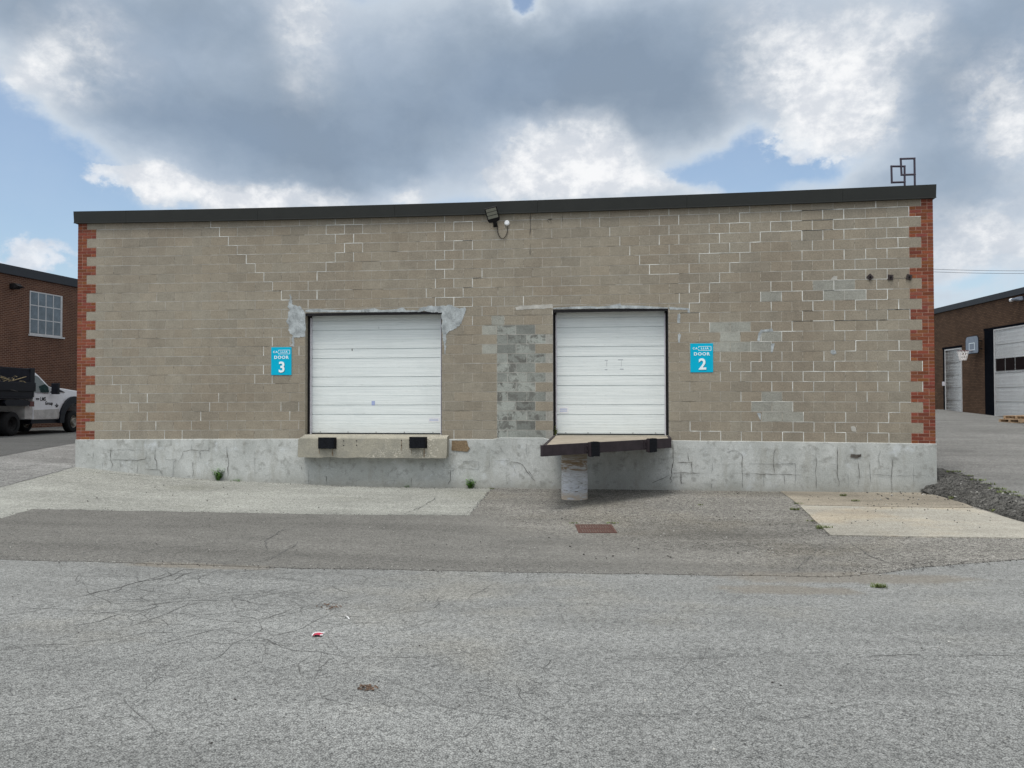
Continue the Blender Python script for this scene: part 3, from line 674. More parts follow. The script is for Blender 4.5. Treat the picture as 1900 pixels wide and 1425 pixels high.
HJ = {1: [(1228, 1322, 143), (1320, 1388, 225), (1388, 1480, 305), (1480, 1550, 385), (1550, 1634, 468), (1634, 1703, 550), (1703, 1792, 632), (1792, 1860, 714), (1860, 1900, 797)],
 2: [(500, 822, 166), (500, 662, 252), (650, 810, 338), (587, 650, 420), (497, 587, 507), (420, 500, 590), (1625, 1790, 150), (1617, 1750, 320), (1520, 1617, 405), (1453, 1555, 490), (1453, 1613, 575), (1777, 1836, 655), (1700, 1780, 738), (1475, 1750, 820), (1640, 1750, 903), (0, 38, 678), (38, 105, 762), (105, 200, 842)],
 3: [(68, 125, 700), (0, 68, 785), (1553, 1740, 575), (1638, 1900, 660), (0, 70, 367)],
 4: [(963, 1068, 187), (1385, 1900, 168), (752, 1070, 293), (1255, 1900, 278), (650, 950, 405), (1175, 1900, 388), (1080, 1170, 505), (543, 1080, 612), (860, 963, 715), (740, 860, 822), (650, 750, 930), (543, 650, 1033), (443, 545, 1137), (1460, 1650, 1017), (1237, 1452, 1025), (1830, 1900, 1010), (1590, 1760, 1222), (340, 580, 1243), (1480, 1700, 1328)],
 5: [(0, 1225, 155), (0, 1350, 268), (0, 1220, 380), (820, 1200, 488), (875, 1230, 600), (610, 905, 722), (450, 1230, 830), (320, 640, 957), (730, 1000, 943), (280, 760, 1070), (860, 1050, 1052), (0, 95, 1075), (595, 1010, 1172), (0, 320, 1183), (0, 215, 1300), (945, 1240, 1280), (0, 1040, 1402)],
 9: [(695, 835, 73), (1310, 1497, 62), (635, 760, 147), (940, 1370, 138), (430, 700, 218), (940, 1110, 212), (1160, 1310, 210), (1115, 1190, 286), (355, 510, 290), (1033, 1110, 357), (1340, 1497, 353), (355, 425, 432), (960, 1033, 430), (280, 355, 505), (727, 1340, 502), (730, 880, 576), (720, 815, 650), (1435, 1497, 723), (1347, 1435, 797), (970, 1040, 866), (665, 817, 868), (1280, 1347, 868), (0, 137, 937), (585, 740, 939), (970, 1040, 941), (1195, 1347, 941), (360, 660, 720)],
 6: [(333, 390, 470), (465, 522, 614)], 8: [(170, 385, 20), (275, 380, 1272)]}
def cpx(c, x, y): ox, oy, s = CROPS[c]; return ox+x/s, oy+y/s
def collect(V):
    out = {}
    for c, l in V.items():
        for x, y in l:
            u, z = W(*cpx(c, x, y)); k = row_of(u, z); js = joints(k); j = min(js, key=lambda q: abs(q-u))
            if abs(j-u) > .14: j = u
            out[(k, round(j, 3))] = j
    return out
vb = collect(VJ); vm_ = {k: v for k, v in collect(VM_).items() if k not in vb}

def in_open(u0, u1, z0, z1):
    for a, b, c, d in (D3, D2):
        if u1 > a and u0 < b and z1 > c and z0 < d: return (a, b, c, d)
    return None
mb = MB()
def wquad(mb, u0, u1, z0, z1, y, m=0, c=(1, 1, 1, 0), raw=False, depth=None):
    f = (lambda u, z: z) if raw else zw
    p = [(u0, y, f(u0, z0)), (u1, y, f(u1, z0)), (u1, y, f(u1, z1)), (u0, y, f(u0, z1))]
    mb.face(p, m, c)
    if depth:
        q = [(a, y+depth, b) for a, _, b in p]
        for i in range(4): mb.face([p[i], q[i], q[(i+1) % 4], p[(i+1) % 4]], m, c)
# repointing: raised, slightly wandering strips
def strip(mb, p, q, wdt, y, m):
    n_ = max(2, int(math.dist(p, q)/.10)); L = math.dist(p, q) or 1; ax = ((q[0]-p[0])/L, (q[1]-p[1])/L); nn = (-ax[1], ax[0]); prev = None
    sd_ = random.uniform(0, 50)
    for i in range(n_+1):
        t = i/n_; x, z = p[0]+(q[0]-p[0])*t, p[1]+(q[1]-p[1])*t
        o_ = .0025*nz(x*5, z*5, sd_); w_ = wdt*(.85+.55*nz(x*8, z*8, sd_+3))/2
        a, b = (x+nn[0]*(o_-w_), y, z+nn[1]*(o_-w_)), (x+nn[0]*(o_+w_), y, z+nn[1]*(o_+w_))
        if prev: mb.face([prev[0], a, b, prev[1]], m)
        prev = (a, b)
def cut(u0, u1, z0, z1):
    """split a block rectangle round the door openings (unwarped z)"""
    res = [(u0, u1, z0, z1)]
    for a, b, c, d in (D3, D2):
        nxt = []
        for (p, q, r, s) in res:
            cc, dd = unz((p+q)/2, c), unz((p+q)/2, d)
            if q <= a or p >= b or s <= cc or r >= dd: nxt.append((p, q, r, s)); continue
            if p < a: nxt.append((p, a, r, s))
            if q > b: nxt.append((b, q, r, s))
            m0, m1 = max(p, a), min(q, b)
            if s > dd: nxt.append((m0, m1, max(r, dd), s))
            if r < cc: nxt.append((m0, m1, r, min(s, cc)))
        res = nxt
    return res
GREY = {4: [(1345, 1075)], 5: [(365, 1005), (520, 1005), (395, 1115), (545, 1120)], 9: [(155, 183), (285, 183), (205, 255), (505, 255), (135, 325), (255, 325), (430, 325), (495, 680), (420, 752), (580, 755), (500, 825), (650, 820)], 7: [(500, 195), (590, 95), (585, 300), (615, 395)], 8: []}
grey = set()
for c, l in GREY.items():
    for x, y in l:
        u, z = W(*cpx(c, x, y)); k = row_of(u, z); js = joints(k); i = sum(1 for q in js if q < u); grey.add((k, i))
U_IN = W(922, 700)[0]
RED = random.Random(3)
for k in range(0, 24):
    z0, z1 = k*CH, min((k+1)*CH, ZT)
    js = list(joints(k))
    infill = k < 12
    if infill:
        js = [j for j in js if not (U_IN-.12 < j < D2[0]+.02)]+[U_IN]
        base_ = U_IN+(.225 if k % 2 == 0 else .0)
        js += [base_+.403*i for i in range(0, 5) if U_IN+.05 < base_+.403*i < D2[0]-.08]
        js = sorted(js)
    for i in range(len(js)-1):
        u0, u1 = js[i], js[i+1]
        isin = infill and u0 > U_IN-.05 and u1 < D2[0]+.25
        hg, vg = .0062, .0050
        tone = 1+RED.uniform(-.045, .045); wm = RED.uniform(-.015, .02)
        if RED.random() < .08: tone *= .92
        um = (u0+u1)/2; zm = (z0+z1)/2
        # original block batches: paler and greener towards the left and lower left
        L_ = 1+.11*sstep((4.2-um)/5)*(.4+.6*sstep((3.6-zm)/3))
        col = (tone*L_*(1+wm), tone*L_*(1.0+.012*sstep((5-um)/5)), tone*L_*(1-wm+.03*sstep((5-um)/5)), 0)
        ik = sum(1 for q in joints(k) if q < um)
        if (k, ik) in grey and not isin:
            t = RED.uniform(.95, 1.12); col = (1.12*t, 1.27*t, 1.42*t, .15)
        if isin:
            t = RED.uniform(.70, 1.25)
            if um > 10.40: col = (1.16, 1.28, 1.45, .12)
            else: col = (.95*t, 1.12*t, 1.29*t, RED.uniform(.5, 1.0) if RED.random() < .75 else .2)
        if isin:
            for z_ in (z0,): strip(mb, (u0, zw(u0, z_)), (min(u1, D2[0]), zw(min(u1, D2[0]), z_)), .010, -.0016, 3)
            if u1 < D2[0]: strip(mb, (u1, zw(u1, z0)), (u1, zw(u1, z1)), .009, -.0016, 3)
        for (a, b, c_, d_) in cut(u0, u1, z0, z1):
            if b-a < .02 or d_-c_ < .02: continue
            j_ = RED.uniform(-.0006, .0006)
            wquad(mb, a+vg, b-vg, c_+hg, d_-hg, j_, 0, col, depth=.006)
# mortar bed behind the faces
def sheet(mb, u0, u1, z0, z1, y, m, raw=False):
    n_ = max(1, int((u1-u0)/.6))
    for i in range(n_):
        a, b = u0+(u1-u0)*i/n_, u0+(u1-u0)*(i+1)/n_; wquad(mb, a, b, z0, z1, y, m, raw=raw)
for (a, b) in ((.0, D3[0]), (D3[1], D2[0]), (D2[1], UR)): sheet(mb, a, b, -.06, ZT, .0045, 1)
for D in (D3, D2):
    n_ = 6
    for i in range(n_):
        a, b = D[0]+(D[1]-D[0])*i/n_, D[0]+(D[1]-D[0])*(i+1)/n_
        mb.face([(a, .0045, D[3]), (b, .0045, D[3]), (b, .0045, zw(b, ZT)), (a, .0045, zw(a, ZT))], 1)
        mb.face([(a, .0045, -.08), (b, .0045, -.08), (b, .0045, D[2]), (a, .0045, D[2])], 1)
def covered(u, zz):
    return any(a < u < b and c < zz < d for a, b, c, d in (D3, D2))
for d_, wdt, m in ((vb, .0135, 2), (vm_, .009, 3)):
    for (k, _), u in d_.items():
        if k < 0 or k > 23: continue
        za, zb = zw(u, k*CH), zw(u, min((k+1)*CH, ZT))
        if covered(u, (za+zb)/2): continue
        strip(mb, (u, za), (u, zb), wdt*random.uniform(.8, 1.25), -.0022, m)
for c, l in HJ.items():
    for x0, x1, y in l:
        ua, z = W(*cpx(c, x0, y)); ub, _ = W(*cpx(c, x1, y)); um = (ua+ub)/2; _, zc = W(*cpx(c, (x0+x1)/2, y)); k = round(unz(um, zc)/CH)
        js = joints(k)+joints(k-1)
        for nm in (0, 1):
            v_ = (ua, ub)[nm]; j = min(js, key=lambda q: abs(q-v_))
            if abs(j-v_) < .10: v_ = j
            if nm == 0: ua = v_
            else: ub = v_
        strip(mb, (ua, zw(ua, k*CH)), (ub, zw(ub, k*CH)), .0130, -.0026, 2)
# ordinary joints in paler mortar: long runs left flush with the face
for k in range(1, 24):
    u = .45
    while u < 17.7:
        L = random.uniform(.4, 2.6)
        if random.random() < .84:
            a, b = u, min(u+L, 17.7); zz = zw((a+b)/2, k*CH)
            if not covered(a, zz) and not covered(b, zz) and not covered((a+b)/2, zz): strip(mb, (a, zw(a, k*CH)), (b, zw(b, k*CH)), .0105, -.0012, 3)
        u += L+random.uniform(.05, .8)
P_(mb.build('block_wall', ['concrete_block', 'mortar', 'joint_white', 'joint_mid'], fix=False))

# red brick quoins, brick by brick, returning round the corner
def quoin(left):
    mb = MB(); rr = random.Random(5 if left else 9)
    s = 1 if left else -1; u0 = UL if left else UR
    for k in range(24):
        wide = (k % 2 == 0); wd = (ev[0] if left else UR-ev[-1]) if wide else (od[0] if left else UR-od[-1])
        zt_ = min((k+1)*CH, ZT)
        for r in range(3):
            za, zb = k*CH+r*CH/3, k*CH+(r+1)*CH/3
            if zb > ZT+.03: continue
            if wide: cuts = [0, .215, wd] if r == 1 else [0, .108, .322, wd]
            else: cuts = [0, .108, wd] if r != 1 else [0, wd] if k % 4 == 1 else [0, .108, wd]
            for a, b in zip(cuts, cuts[1:]):
                t = rr.uniform(.74, 1.24); c = (t, t*rr.uniform(.80, 1.2), t*rr.uniform(.80, 1.2), 0)
                p, q = u0+s*(a+.0065), u0+s*(b-.0065)
                if a == 0: p = u0
                p, q = min(p, q), max(p, q)
                wquad(mb, p, q, za+.0065, min(zb, ZT)-.0065, -.004+rr.uniform(-.001, .001), 0, c, depth=.008)
    for k in range(24):
        wide = (k % 2 == 0); wd = (ev[0] if left else UR-ev[-1]) if wide else (od[0] if left else UR-od[-1])
        a, b = (0, wd) if left else (UR-wd, UR)
        wquad(mb, a+.0, b, k*CH, min((k+1)*CH, ZT), .002, 1)
        # side return bricks
    for k in range(72):
        za = k*CH/3
        if za+.06 > ZT: break
        y = .0
        while y < 2.0:
            L = .2 if (k % 2 == 0 or y > 0) else .1
            t = rr.uniform(.78, 1.22); x = u0-s*.004
            mb.face([(x, y+.002, zw(u0, za+.0045)), (x, y+L-.007, zw(u0, za+.0045)), (x, y+L-.007, zw(u0, za+CH/3-.0045)), (x, y+.002, zw(u0, za+CH/3-.0045))], 0, (t, t, t, 0))
            y += L
    return P_(mb.build('brick_corner', ['red_brick', 'brick_mortar'], fix=False))
quoin(True); quoin(False)
# side and rear walls, roof
mb = MB(); b_ = .0
mb.box((UL+.0, .01, -1.3), (UL+.2, 22, 4.95), skip='b'); mb.box((UR-.2, .01, -1.3), (UR-.0005, 22, 4.95), skip='b'); mb.box((UL+.2, 21.8, -1.3), (UR-.2, 22, 4.95), skip='b')
brickwall('side_brick', (.22, .075, .045), (.18, .06, .038), (.33, .20, .15))
P_(mb.build('side_wall', 'side_brick'))
mb = MB(); mb.box((UL+.05, .05, 4.72), (UR-.05, 21.9, 4.78)); P_(mb.build('roof', 'roof_felt'))
mb = MB()                                                        # dim interior lining behind the doors so no light leaks
mb.box((UL+.21, .42, -1.0), (UR-.21, .46, 4.7)); P_(mb.build('inner_lining', 'interior'))

# fascia
mb = MB()
seams = [-.05]+[3.05*i+1.2 for i in range(0, 6)]+[UR+.04]
for a, b in zip(seams, seams[1:]):
    n_ = 5
    for i in range(n_):
        p, q = a+(b-a)*i/n_, a+(b-a)*(i+1)/n_
        if i == n_-1: q -= .004
        f0, f1 = (lambda u: zw(u, ZT)-.018), (lambda u: zw(u, 5.105)+.0)
        yb, yt = -.075, -.10
        v = [(p, yb, f0(p)), (q, yb, f0(q)), (q, yt, f1(q)), (p, yt, f1(p)), (p, .12, f0(p)), (q, .12, f0(q)), (q, .12, f1(q)), (p, .12, f1(p))]
        mb.shell(v, [(0, 1, 2, 3), (3, 2, 6, 7), (4, 5, 1, 0), (0, 3, 7, 4), (1, 5, 6, 2)])
        mb.shell([(p, yb-.014, f0(p)-.006), (q, yb-.014, f0(q)-.006), (q, yb-.014, f0(q)+.014), (p, yb-.014, f0(p)+.014), (p, yb+.004, f0(p)-.006), (q, yb+.004, f0(q)-.006), (q, yb+.004, f0(q)+.02), (p, yb+.004, f0(p)+.02)],
                 [(0, 1, 2, 3), (4, 5, 1, 0), (3, 2, 6, 7)])
for x0, x1 in ((-.05, .1), (UR-.1, UR+.04)):
    mb.box((x0, -.0, zw(x0, ZT)-.018), (x1, 22.05, zw(x0, 5.105)), skip='')
mb.box((-.05, 21.9, 4.84), (UR+.04, 22.05, 5.07))
P_(mb.build('roof_fascia', 'fascia_metal', fix=False))

# plinth, with its cracks scratched into the render
mb = MB(); us = list(np.arange(-.012, UR+.0121, (UR+.024)/120)); zt = lambda u: zw(u, 0)+(.035 if 9.42 < u < 10.6 else 0)+.006*nz(u*2.3, 1)
zs = 10; vs = []
for u in us:
    for j in range(zs+1):
        t = j/zs; z = -1.35+(zt(u)+1.35)*t
        y = -.022+.006*nz(u*1.3, z*1.3)+.003*nz(u*6, z*6)
        if j == zs: y += .004
        if u < .3 or u > UR-.3: y = -.022
        vs.append((u, y, z))
    vs.append((u, .004, zt(u)+.012))
r_ = zs+2
mb.shell(vs, [(i*r_+j, (i+1)*r_+j, (i+1)*r_+j+1, i*r_+j+1) for i in range(len(us)-1) for j in range(r_-1)])
for x, dr in ((-.012, 1), (UR+.012, -1)): mb.face([(x, -.022, -1.35), (x, 22, -1.35), (x, 22, -.02), (x, -.022, -.02)])
PC = [((130, 780, 4.419), [([(333, 240), (333, 325), (350, 365), (335, 400)], 2), ([(290, 322), (430, 325), (560, 325), (620, 315), (625, 250)], 2), ([(555, 325), (550, 460)], 1.5), ([(700, 220), (695, 320), (710, 330), (712, 405)], 2.2), ([(615, 405), (735, 403), (768, 460)], 2),
        ([(265, 215), (270, 240), (340, 245), (480, 240), (620, 245)], 1.2), ([(880, 365), (890, 335), (915, 300), (925, 255), (1000, 240), (1060, 250), (1140, 245), (1140, 195)], 2.2), ([(990, 245), (995, 195)], 1.5), ([(1065, 250), (1070, 320)], 1.6), ([(775, 290), (785, 320), (870, 325), (848, 345), (840, 480)], 1.7),
        ([(1003, 340), (1010, 430), (1000, 475)], 1.8), ([(1283, 210), (1290, 290), (1298, 330), (1295, 430), (1290, 470)], 2.6), ([(1515, 250), (1513, 480)], .9), ([(410, 330), (412, 410)], 1.2), ([(190, 255), (192, 310)], 1.2), ([(268, 340), (265, 395)], 1.3), ([(480, 400), (482, 435)], 1.2)]),
      ((1300, 560, 3.852), [([(265, 1070), (297, 1095), (297, 1200), (300, 1335)], 2.2), ([(190, 1075), (235, 1060), (265, 1070)], 1.6), ([(240, 1225), (300, 1228), (450, 1232), (560, 1233), (735, 1238)], 1.8), ([(540, 1050), (525, 1075), (522, 1150), (525, 1225)], 2.2), ([(345, 1158), (520, 1160), (675, 1155), (677, 1230), (675, 1335)], 1.6), ([(450, 1232), (452, 1310)], 1.3),
        ([(597, 1235), (600, 1305)], 1.9), ([(825, 1085), (828, 1150), (822, 1200), (828, 1340)], 1.9), ([(978, 1040), (978, 1150), (975, 1235), (995, 1295), (980, 1320)], 2.4), ([(930, 1160), (975, 1162)], 1.2), ([(1040, 1235), (1055, 1235), (1057, 1330)], 1.7), ([(1130, 1150), (1133, 1260), (1125, 1320)], 2), ([(1365, 1090), (1372, 1160), (1362, 1250), (1368, 1360)], 2),
        ([(1180, 1240), (1280, 1235), (1360, 1245), (1530, 1240), (1640, 1245)], 1.5), ([(1285, 1060), (1270, 1110), (1275, 1170), (1285, 1180)], 1.2), ([(1523, 1165), (1523, 1320)], 1), ([(1205, 1150), (1215, 1290)], 1.6), ([(85, 1150), (82, 1225)], 1.4), ([(0, 1300), (80, 1300), (78, 1335)], 1.6), ([(148, 1110), (150, 1140)], 1.4), ([(550, 1140), (600, 1160), (660, 1160)], 1.2), ([(0, 1225), (50, 1225)], 1.2)]),
      ((980, 780, 5.94), [([(1590, 200), (1600, 460), (1580, 540), (1585, 600), (1560, 640), (1590, 660), (1565, 690)], 3), ([(1590, 575), (1700, 580), (1900, 585)], 2.4), ([(1560, 600), (1480, 640), (1360, 690)], 2), ([(1760, 350), (1775, 455)], 2), ([(1650, 465), (1800, 460), (1805, 575)], 2.4), ([(1685, 580), (1690, 690), (1740, 690)], 2.4), ([(0, 550), (70, 660)], 2)]),
      ((900, 560, 3.75), [([(180, 1110), (260, 1130), (290, 1180), (350, 1250)], 2), ([(80, 1105), (170, 1105)], 1.2), ([(285, 980), (290, 1060)], 1.4), ([(30, 1090), (25, 1170)], 1.3), ([(100, 1000), (120, 1040), (150, 1070)], 1.1), ([(200, 1150), (215, 1200)], 1.2), ([(0, 1035), (40, 1030), (100, 1060)], 1)]),
      ((540, 780, 5.278), [([(175, 480), (170, 630)], 1.3), ([(348, 545), (350, 635)], 1.9), ([(1180, 560), (1175, 640)], 1.8), ([(640, 580), (640, 635)], 1.2), ([(1540, 490), (1560, 490), (1560, 590), (1535, 630)], 1.8), ([(1545, 465), (1600, 470), (1590, 495), (1555, 492)], 1.4), ([(1640, 398), (1835, 405), (1840, 480), (1650, 470)], 1.3), ([(1655, 470), (1655, 540)], 1.2), ([(100, 450), (110, 490)], 2), ([(640, 590), (700, 570)], 1), ([(1000, 630), (1020, 590), (960, 590)], 1)])]
def wall_ribbon(mb, pts, wd, y, m):
    pts = resample(pts, .045); sd_ = random.uniform(0, 90); q = []; n_ = len(pts)
    for i, (u, z) in enumerate(pts):
        e = min(1, .3+min(i, n_-1-i)/max(1, n_*.25))
        q.append((u+.012*nz(u*9, z*9, sd_)+.006*nz(u*27, z*27, sd_), z+.012*nz(u*9, z*9, sd_+7)+.006*nz(u*27, z*27, sd_+7), wd*e*(.8+.9*nz(u*12, z*12, sd_+2))))
    for a, b in zip(q, q[1:]):
        L = math.hypot(b[0]-a[0], b[1]-a[1]) or 1; nx_, nz_ = -(b[1]-a[1])/L, (b[0]-a[0])/L; wa, wb = max(a[2], .002)/2, max(b[2], .002)/2
        mb.face([(a[0]-nx_*wa, y, a[1]-nz_*wa), (b[0]-nx_*wb, y, b[1]-nz_*wb), (b[0]+nx_*wb, y, b[1]+nz_*wb), (a[0]+nx_*wa, y, a[1]+nz_*wa)], m)
for (ox, oy, s), l in PC:
    for pl, wt_ in l:
        wall_ribbon(mb, [W(ox+x/s, oy+y/s, -.03) for x, y in pl], .0052*wt_, -.0335, 1 if wt_ > 1.7 else 2)
P_(mb.build('plinth', ['parging', 'crack_dark', 'crack_grey'], fix=False, smooth=False))

# patches of render and caulk smeared on the wall (uneven, thin coats)
def blob(name, px, y, mat, jit=.02, step=.02, depth=.004, jag=1.0):
    pts = resample([W(x, y_, 0) for x, y_ in px], step, True)
    pts = [(u+jit*1.6*nz(u*8, z*8, 2)+jit*1.2*nz(u*27, z*27, 5), z+jit*1.6*nz(u*8, z*8, 12)+jit*1.2*nz(u*27, z*27, 15)) for u, z in pts]
    n_ = len(pts); ov, oe, of, *_ = delaunay_2d_cdt([Vector(p) for p in pts], [], [list(range(n_))], 1, 1e-6)
    mb = MB(); mb.shell([(p.x, y, p.y) for p in ov], [tuple(f) for f in of])
    for i in range(n_):
        a, b = pts[i], pts[(i+1) % n_]; mb.face([(a[0], y, a[1]), (b[0], y, b[1]), (b[0], y+depth, b[1]), (a[0], y+depth, a[1])])
    return P_(mb.build(name, mat, fix=False))
c2 = lambda l, o=(480, 560, 3.957): [(o[0]+x/o[2], o[1]+y/o[2]) for x, y in l]
blob('render_patch', c2([(235, -60), (250, 20), (300, 30), (330, 55), (345, 75), (338, 250), (300, 268), (262, 262), (262, 330), (240, 330), (250, 250), (225, 210), (205, 140), (225, 60), (215, 10)]), -.005, 'caulk')
blob('render_patch', c2([(1345, 75), (1180, 70), (1170, 45), (1260, 30), (1370, 35), (1400, 15), (1430, 35), (1530, 45), (1500, 120), (1475, 180), (1400, 215), (1378, 240), (1372, 385), (1360, 380), (1352, 250), (1343, 225)]), -.005, 'caulk')
blob('caulk_line', c2([(345, 60), (400, 52), (600, 62), (760, 58), (850, 48), (900, 60), (1010, 55), (1060, 40), (1080, 62), (1180, 62), (1180, 74), (900, 76), (600, 76), (345, 76)]), -.004, 'caulk', .004)
c3 = lambda l: c2(l, (900, 560, 3.75))
blob('caulk_line', c3([(475, 42), (560, 36), (700, 30), (800, 34), (900, 22), (940, 10), (950, 26), (1060, 26), (1275, 40), (1275, 48), (900, 46), (475, 50)]), -.004, 'caulk', .004)
blob('render_patch', c3([(210, 38), (330, 22), (465, 18), (470, 46), (330, 48), (215, 58)]), -.0035, 'joint_mid', .012)
blob('caulk_line', c3([(1280, 35), (1420, 45), (1425, 75), (1410, 75), (1408, 55), (1285, 55)]), -.0045, 'caulk', .005)
blob('caulk_line', c3([(1340, 85), (1358, 85), (1358, 150), (1340, 150)]), -.0045, 'caulk', .006)
blob('caulk_line', c3([(1342, 225), (1362, 225), (1355, 285), (1345, 285)]), -.0045, 'caulk', .006)
c9 = lambda l: c2(l, (1300, 560, 3.852))
blob('render_patch', c9([(405, 280), (412, 225), (430, 200), (510, 190), (520, 212), (440, 216), (428, 235), (425, 282)]), -.0045, 'caulk', .006)
blob('render_patch', c9([(930, 350), (945, 342), (965, 348), (968, 370), (948, 378), (932, 370)]), -.004, 'caulk', .006)
blob('render_patch', c9([(1070, 895), (1090, 888), (1112, 900), (1112, 930), (1080, 925)]), -.003, 'joint_mid', .006)
blob('render_patch', c9([(505, 300), (530, 296), (515, 360), (500, 362)]), -.004, 'caulk', .006)
blob('render_patch', c9([(402, 795), (430, 795), (430, 850), (415, 825)]), -.004, 'caulk', .006)
blob('render_patch', c2([(350, 955), (400, 900), (440, 905), (438, 950)], (1480, 360, 5.938)), -.004, 'joint_mid', .006)
blob('stain', c9([(1068, 1088), (1145, 1088), (1145, 1105), (1110, 1118), (1068, 1110)]), -.036, 'stain_dark', .006, depth=.003)
# exposed block in the plinth beside the ledge, and odd drips under the roof edge
blob('exposed_block', c2([(1420, 1018), (1530, 1018), (1540, 1060), (1555, 1075), (1535, 1100), (1470, 1095), (1418, 1090)]), -.036, 'rust_stain', .004, depth=.006)
mb = MB()
for pl, wd in (([(984, 394), (984, 420), (984, 443)], .016), ([(984, 452), (984, 474)], .012), ([(1016, 408), (1018, 413)], .03), ([(1022, 408), (1023, 415)], .025), ([(1016, 407), (1024, 407)], .02), ([(1044, 396), (1044, 412)], .008), ([(967, 396), (967, 404)], .01), ([(981, 395), (981, 401)], .01), ([(1000, 396), (1000, 402)], .006)):
    mb = MB(); wall_ribbon(mb, [W(*p) for p in pl], wd, -.0035, 0); P_(mb.build('dark_stain', ['stain_dark'], fix=False))

# ------------------------------------------------------------------ overhead doors
def overhead_door(D, name_extra, marks):
    a, b, c, d = D; yd = .30
    root = empty('overhead_door', ((a+b)/2, yd, c)); root.parent = bld; root.matrix_parent_inverse = Matrix.Translation((-9.1, 0, 1.0))
    o = (-(a+b)/2, -yd, -c)
    # reveals (block returns) and steel frame
    for u, s in ((a, -1), (b, 1)):
        mb = MB(); mb.box((min(u, u+s*.16), .0052, c-.05), (max(u, u+s*.16), yd+.08, d), m=0, skip='f'); P_(mb.build('door_reveal', 'concrete_block'))
    mb = MB()
    mb.box((a+.002, .004, d-.062), (b-.002, .03, d-.001)); mb.box((a+.002, .03, d-.012), (b-.002, yd+.06, d-.001))
    mb.box((a+.001, yd-.15, c), (a+.045, yd+.03, d-.013)); mb.box((b-.045, yd-.15, c), (b-.001, yd+.03, d-.013))
    if D is D2: mb.box((a+.001, .004, c), (a+.012, .14, d-.063)); mb.box((b-.012, .004, c), (b-.001, .14, d-.063))
    P_(mb.build('door_frame', 'black_steel'))
    for qa in (a+.046, b-.066):
        mb = MB(); mb.box((qa, yd-.13, c), (qa+.02, yd-.045, d-.09)); P_(mb.build('door_seal', 'seal_white'))
    mb = MB(); mb.box((a+.045, yd-.06, c), (b-.045, yd-.045, c+.018)); P_(mb.build('bottom_seal', 'rubber'))
    # curtain: stamped sections; each 0.61 m section has three fields and fine ribs
    prof = []; z = c+.015; k = 0; third = .2035
    ph = 0
    while z < d+.05:
        strong = (k % 3 != 1)
        g_ = .022 if strong else .006
        prof += [(yd-.045+g_, z), (yd-.045+g_, z+(.009 if strong else .004)), (yd-.045, z+(.015 if strong else .008))]
        for r in range(1, 6):
            zz = z+third*r/6; prof += [(yd-.045, zz-.005), (yd-.0425, zz), (yd-.045, zz+.005)]
        prof += [(yd-.045, z+third-.004)]
        z += third; k += 1
    mb = MB(); n_ = 8; x0, x1 = a+.055, b-.055
    vs = [(x0+(x1-x0)*i/n_, y, zz) for i in range(n_+1) for (y, zz) in prof]; m_ = len(prof)
    mb.shell(vs, [(i*m_+j, (i+1)*m_+j, (i+1)*m_+j+1, i*m_+j+1) for i in range(n_) for j in range(m_-1)])
    cur = mb.build('door_curtain', 'door_white', fix=False)
    cur.parent = root; cur.location = o
    for (nm, p0, p1, mat) in marks:
        (ua, za), (ub, zb) = W(*p0, yd-.05), W(*p1, yd-.05)
        mb = MB(); mb.box((min(ua, ub), yd-.0485, min(za, zb)), (max(ua, ub), yd-.0465, max(za, zb)))
        if nm == 'label': 
            for q in (.3, .6): mb.box((min(ua, ub)+.02, yd-.0495, min(za, zb)+abs(zb-za)*q), (max(ua, ub)-.03, yd-.0487, min(za, zb)+abs(zb-za)*(q+.12)), 1)
        s = mb.build(nm, [mat, 'paper_blue']); s.parent = root; s.location = o
    for i in range(5):
        mb = MB(); x = a+.25+(b-a-.5)*i/4; mb.obox((x, yd-.05, c+.045), (.008, .004, .006), Matrix.Identity(3)); s = mb.build('bolt', 'rust_plate'); s.parent = root; s.location = o
    return root
overhead_door(D3, '', [('sticker', (689.5, 744), (695.5, 752), 'paper_blue'), ('label', (795, 775), (816, 783), 'paper_white'), ('scuff', (652.5, 647), (654, 651), 'stain_dark'), ('scuff', (702.5, 606), (703.2, 610), 'pencil')])
overhead_door(D2, '', [('label', (1037, 755), (1055, 767), 'paper_white'), ('scuff', (1122, 668), (1128, 669), 'pencil'), ('scuff', (1147, 667), (1156, 668), 'pencil'), ('scuff', (1125.5, 669), (1126.3, 680), 'pencil'), ('scuff', (1152.5, 669), (1153.1, 680), 'pencil'), ('scuff', (1122, 685), (1127, 686), 'pencil'), ('scuff', (1150, 684), (1157, 685.5), 'pencil')])

# ------------------------------------------------------------------ dock ledge at door 3
def laminated_bumper(parent, u0, u1, y0, y1, z0, z1, n=9):
    mb = MB(); r_ = random.Random(int(u0*100))
    for i in range(n):
        a, b = u0+(u1-u0)*i/n, u0+(u1-u0)*(i+1)/n
        mb.box((a+.0012, y0+r_.uniform(0, .010), z0+r_.uniform(0, .012)), (b-.0012, y1, z1-r_.uniform(0, .008)))
    o = mb.build('rubber_bumper', 'rubber'); o.parent = parent
    mb = MB()
    for a, s in ((u0-.016, 1), (u1+.004, -1)):
        mb.box((a, y0+.03, z0+.004), (a+.012, y1, z1-.004))
    mb.box((u0-.03, y1-.012, z0+.0), (u1+.03, y1-.001, z1))
    for zq in (.3, .7): mb.tube([(u0-.03, y0+.07, z0+(z1-z0)*zq), (u1+.03, y0+.07, z0+(z1-z0)*zq)], .010)
    p = mb.build('bumper_bracket', 'black_steel'); p.parent = o
    return o
lu0, _ = W(553, 830, -.30); lu1, _ = W(829.5, 830, -.30); _, lz1 = W(690, 812, -.30); _, lz0 = W(690, 849.5, -.30)
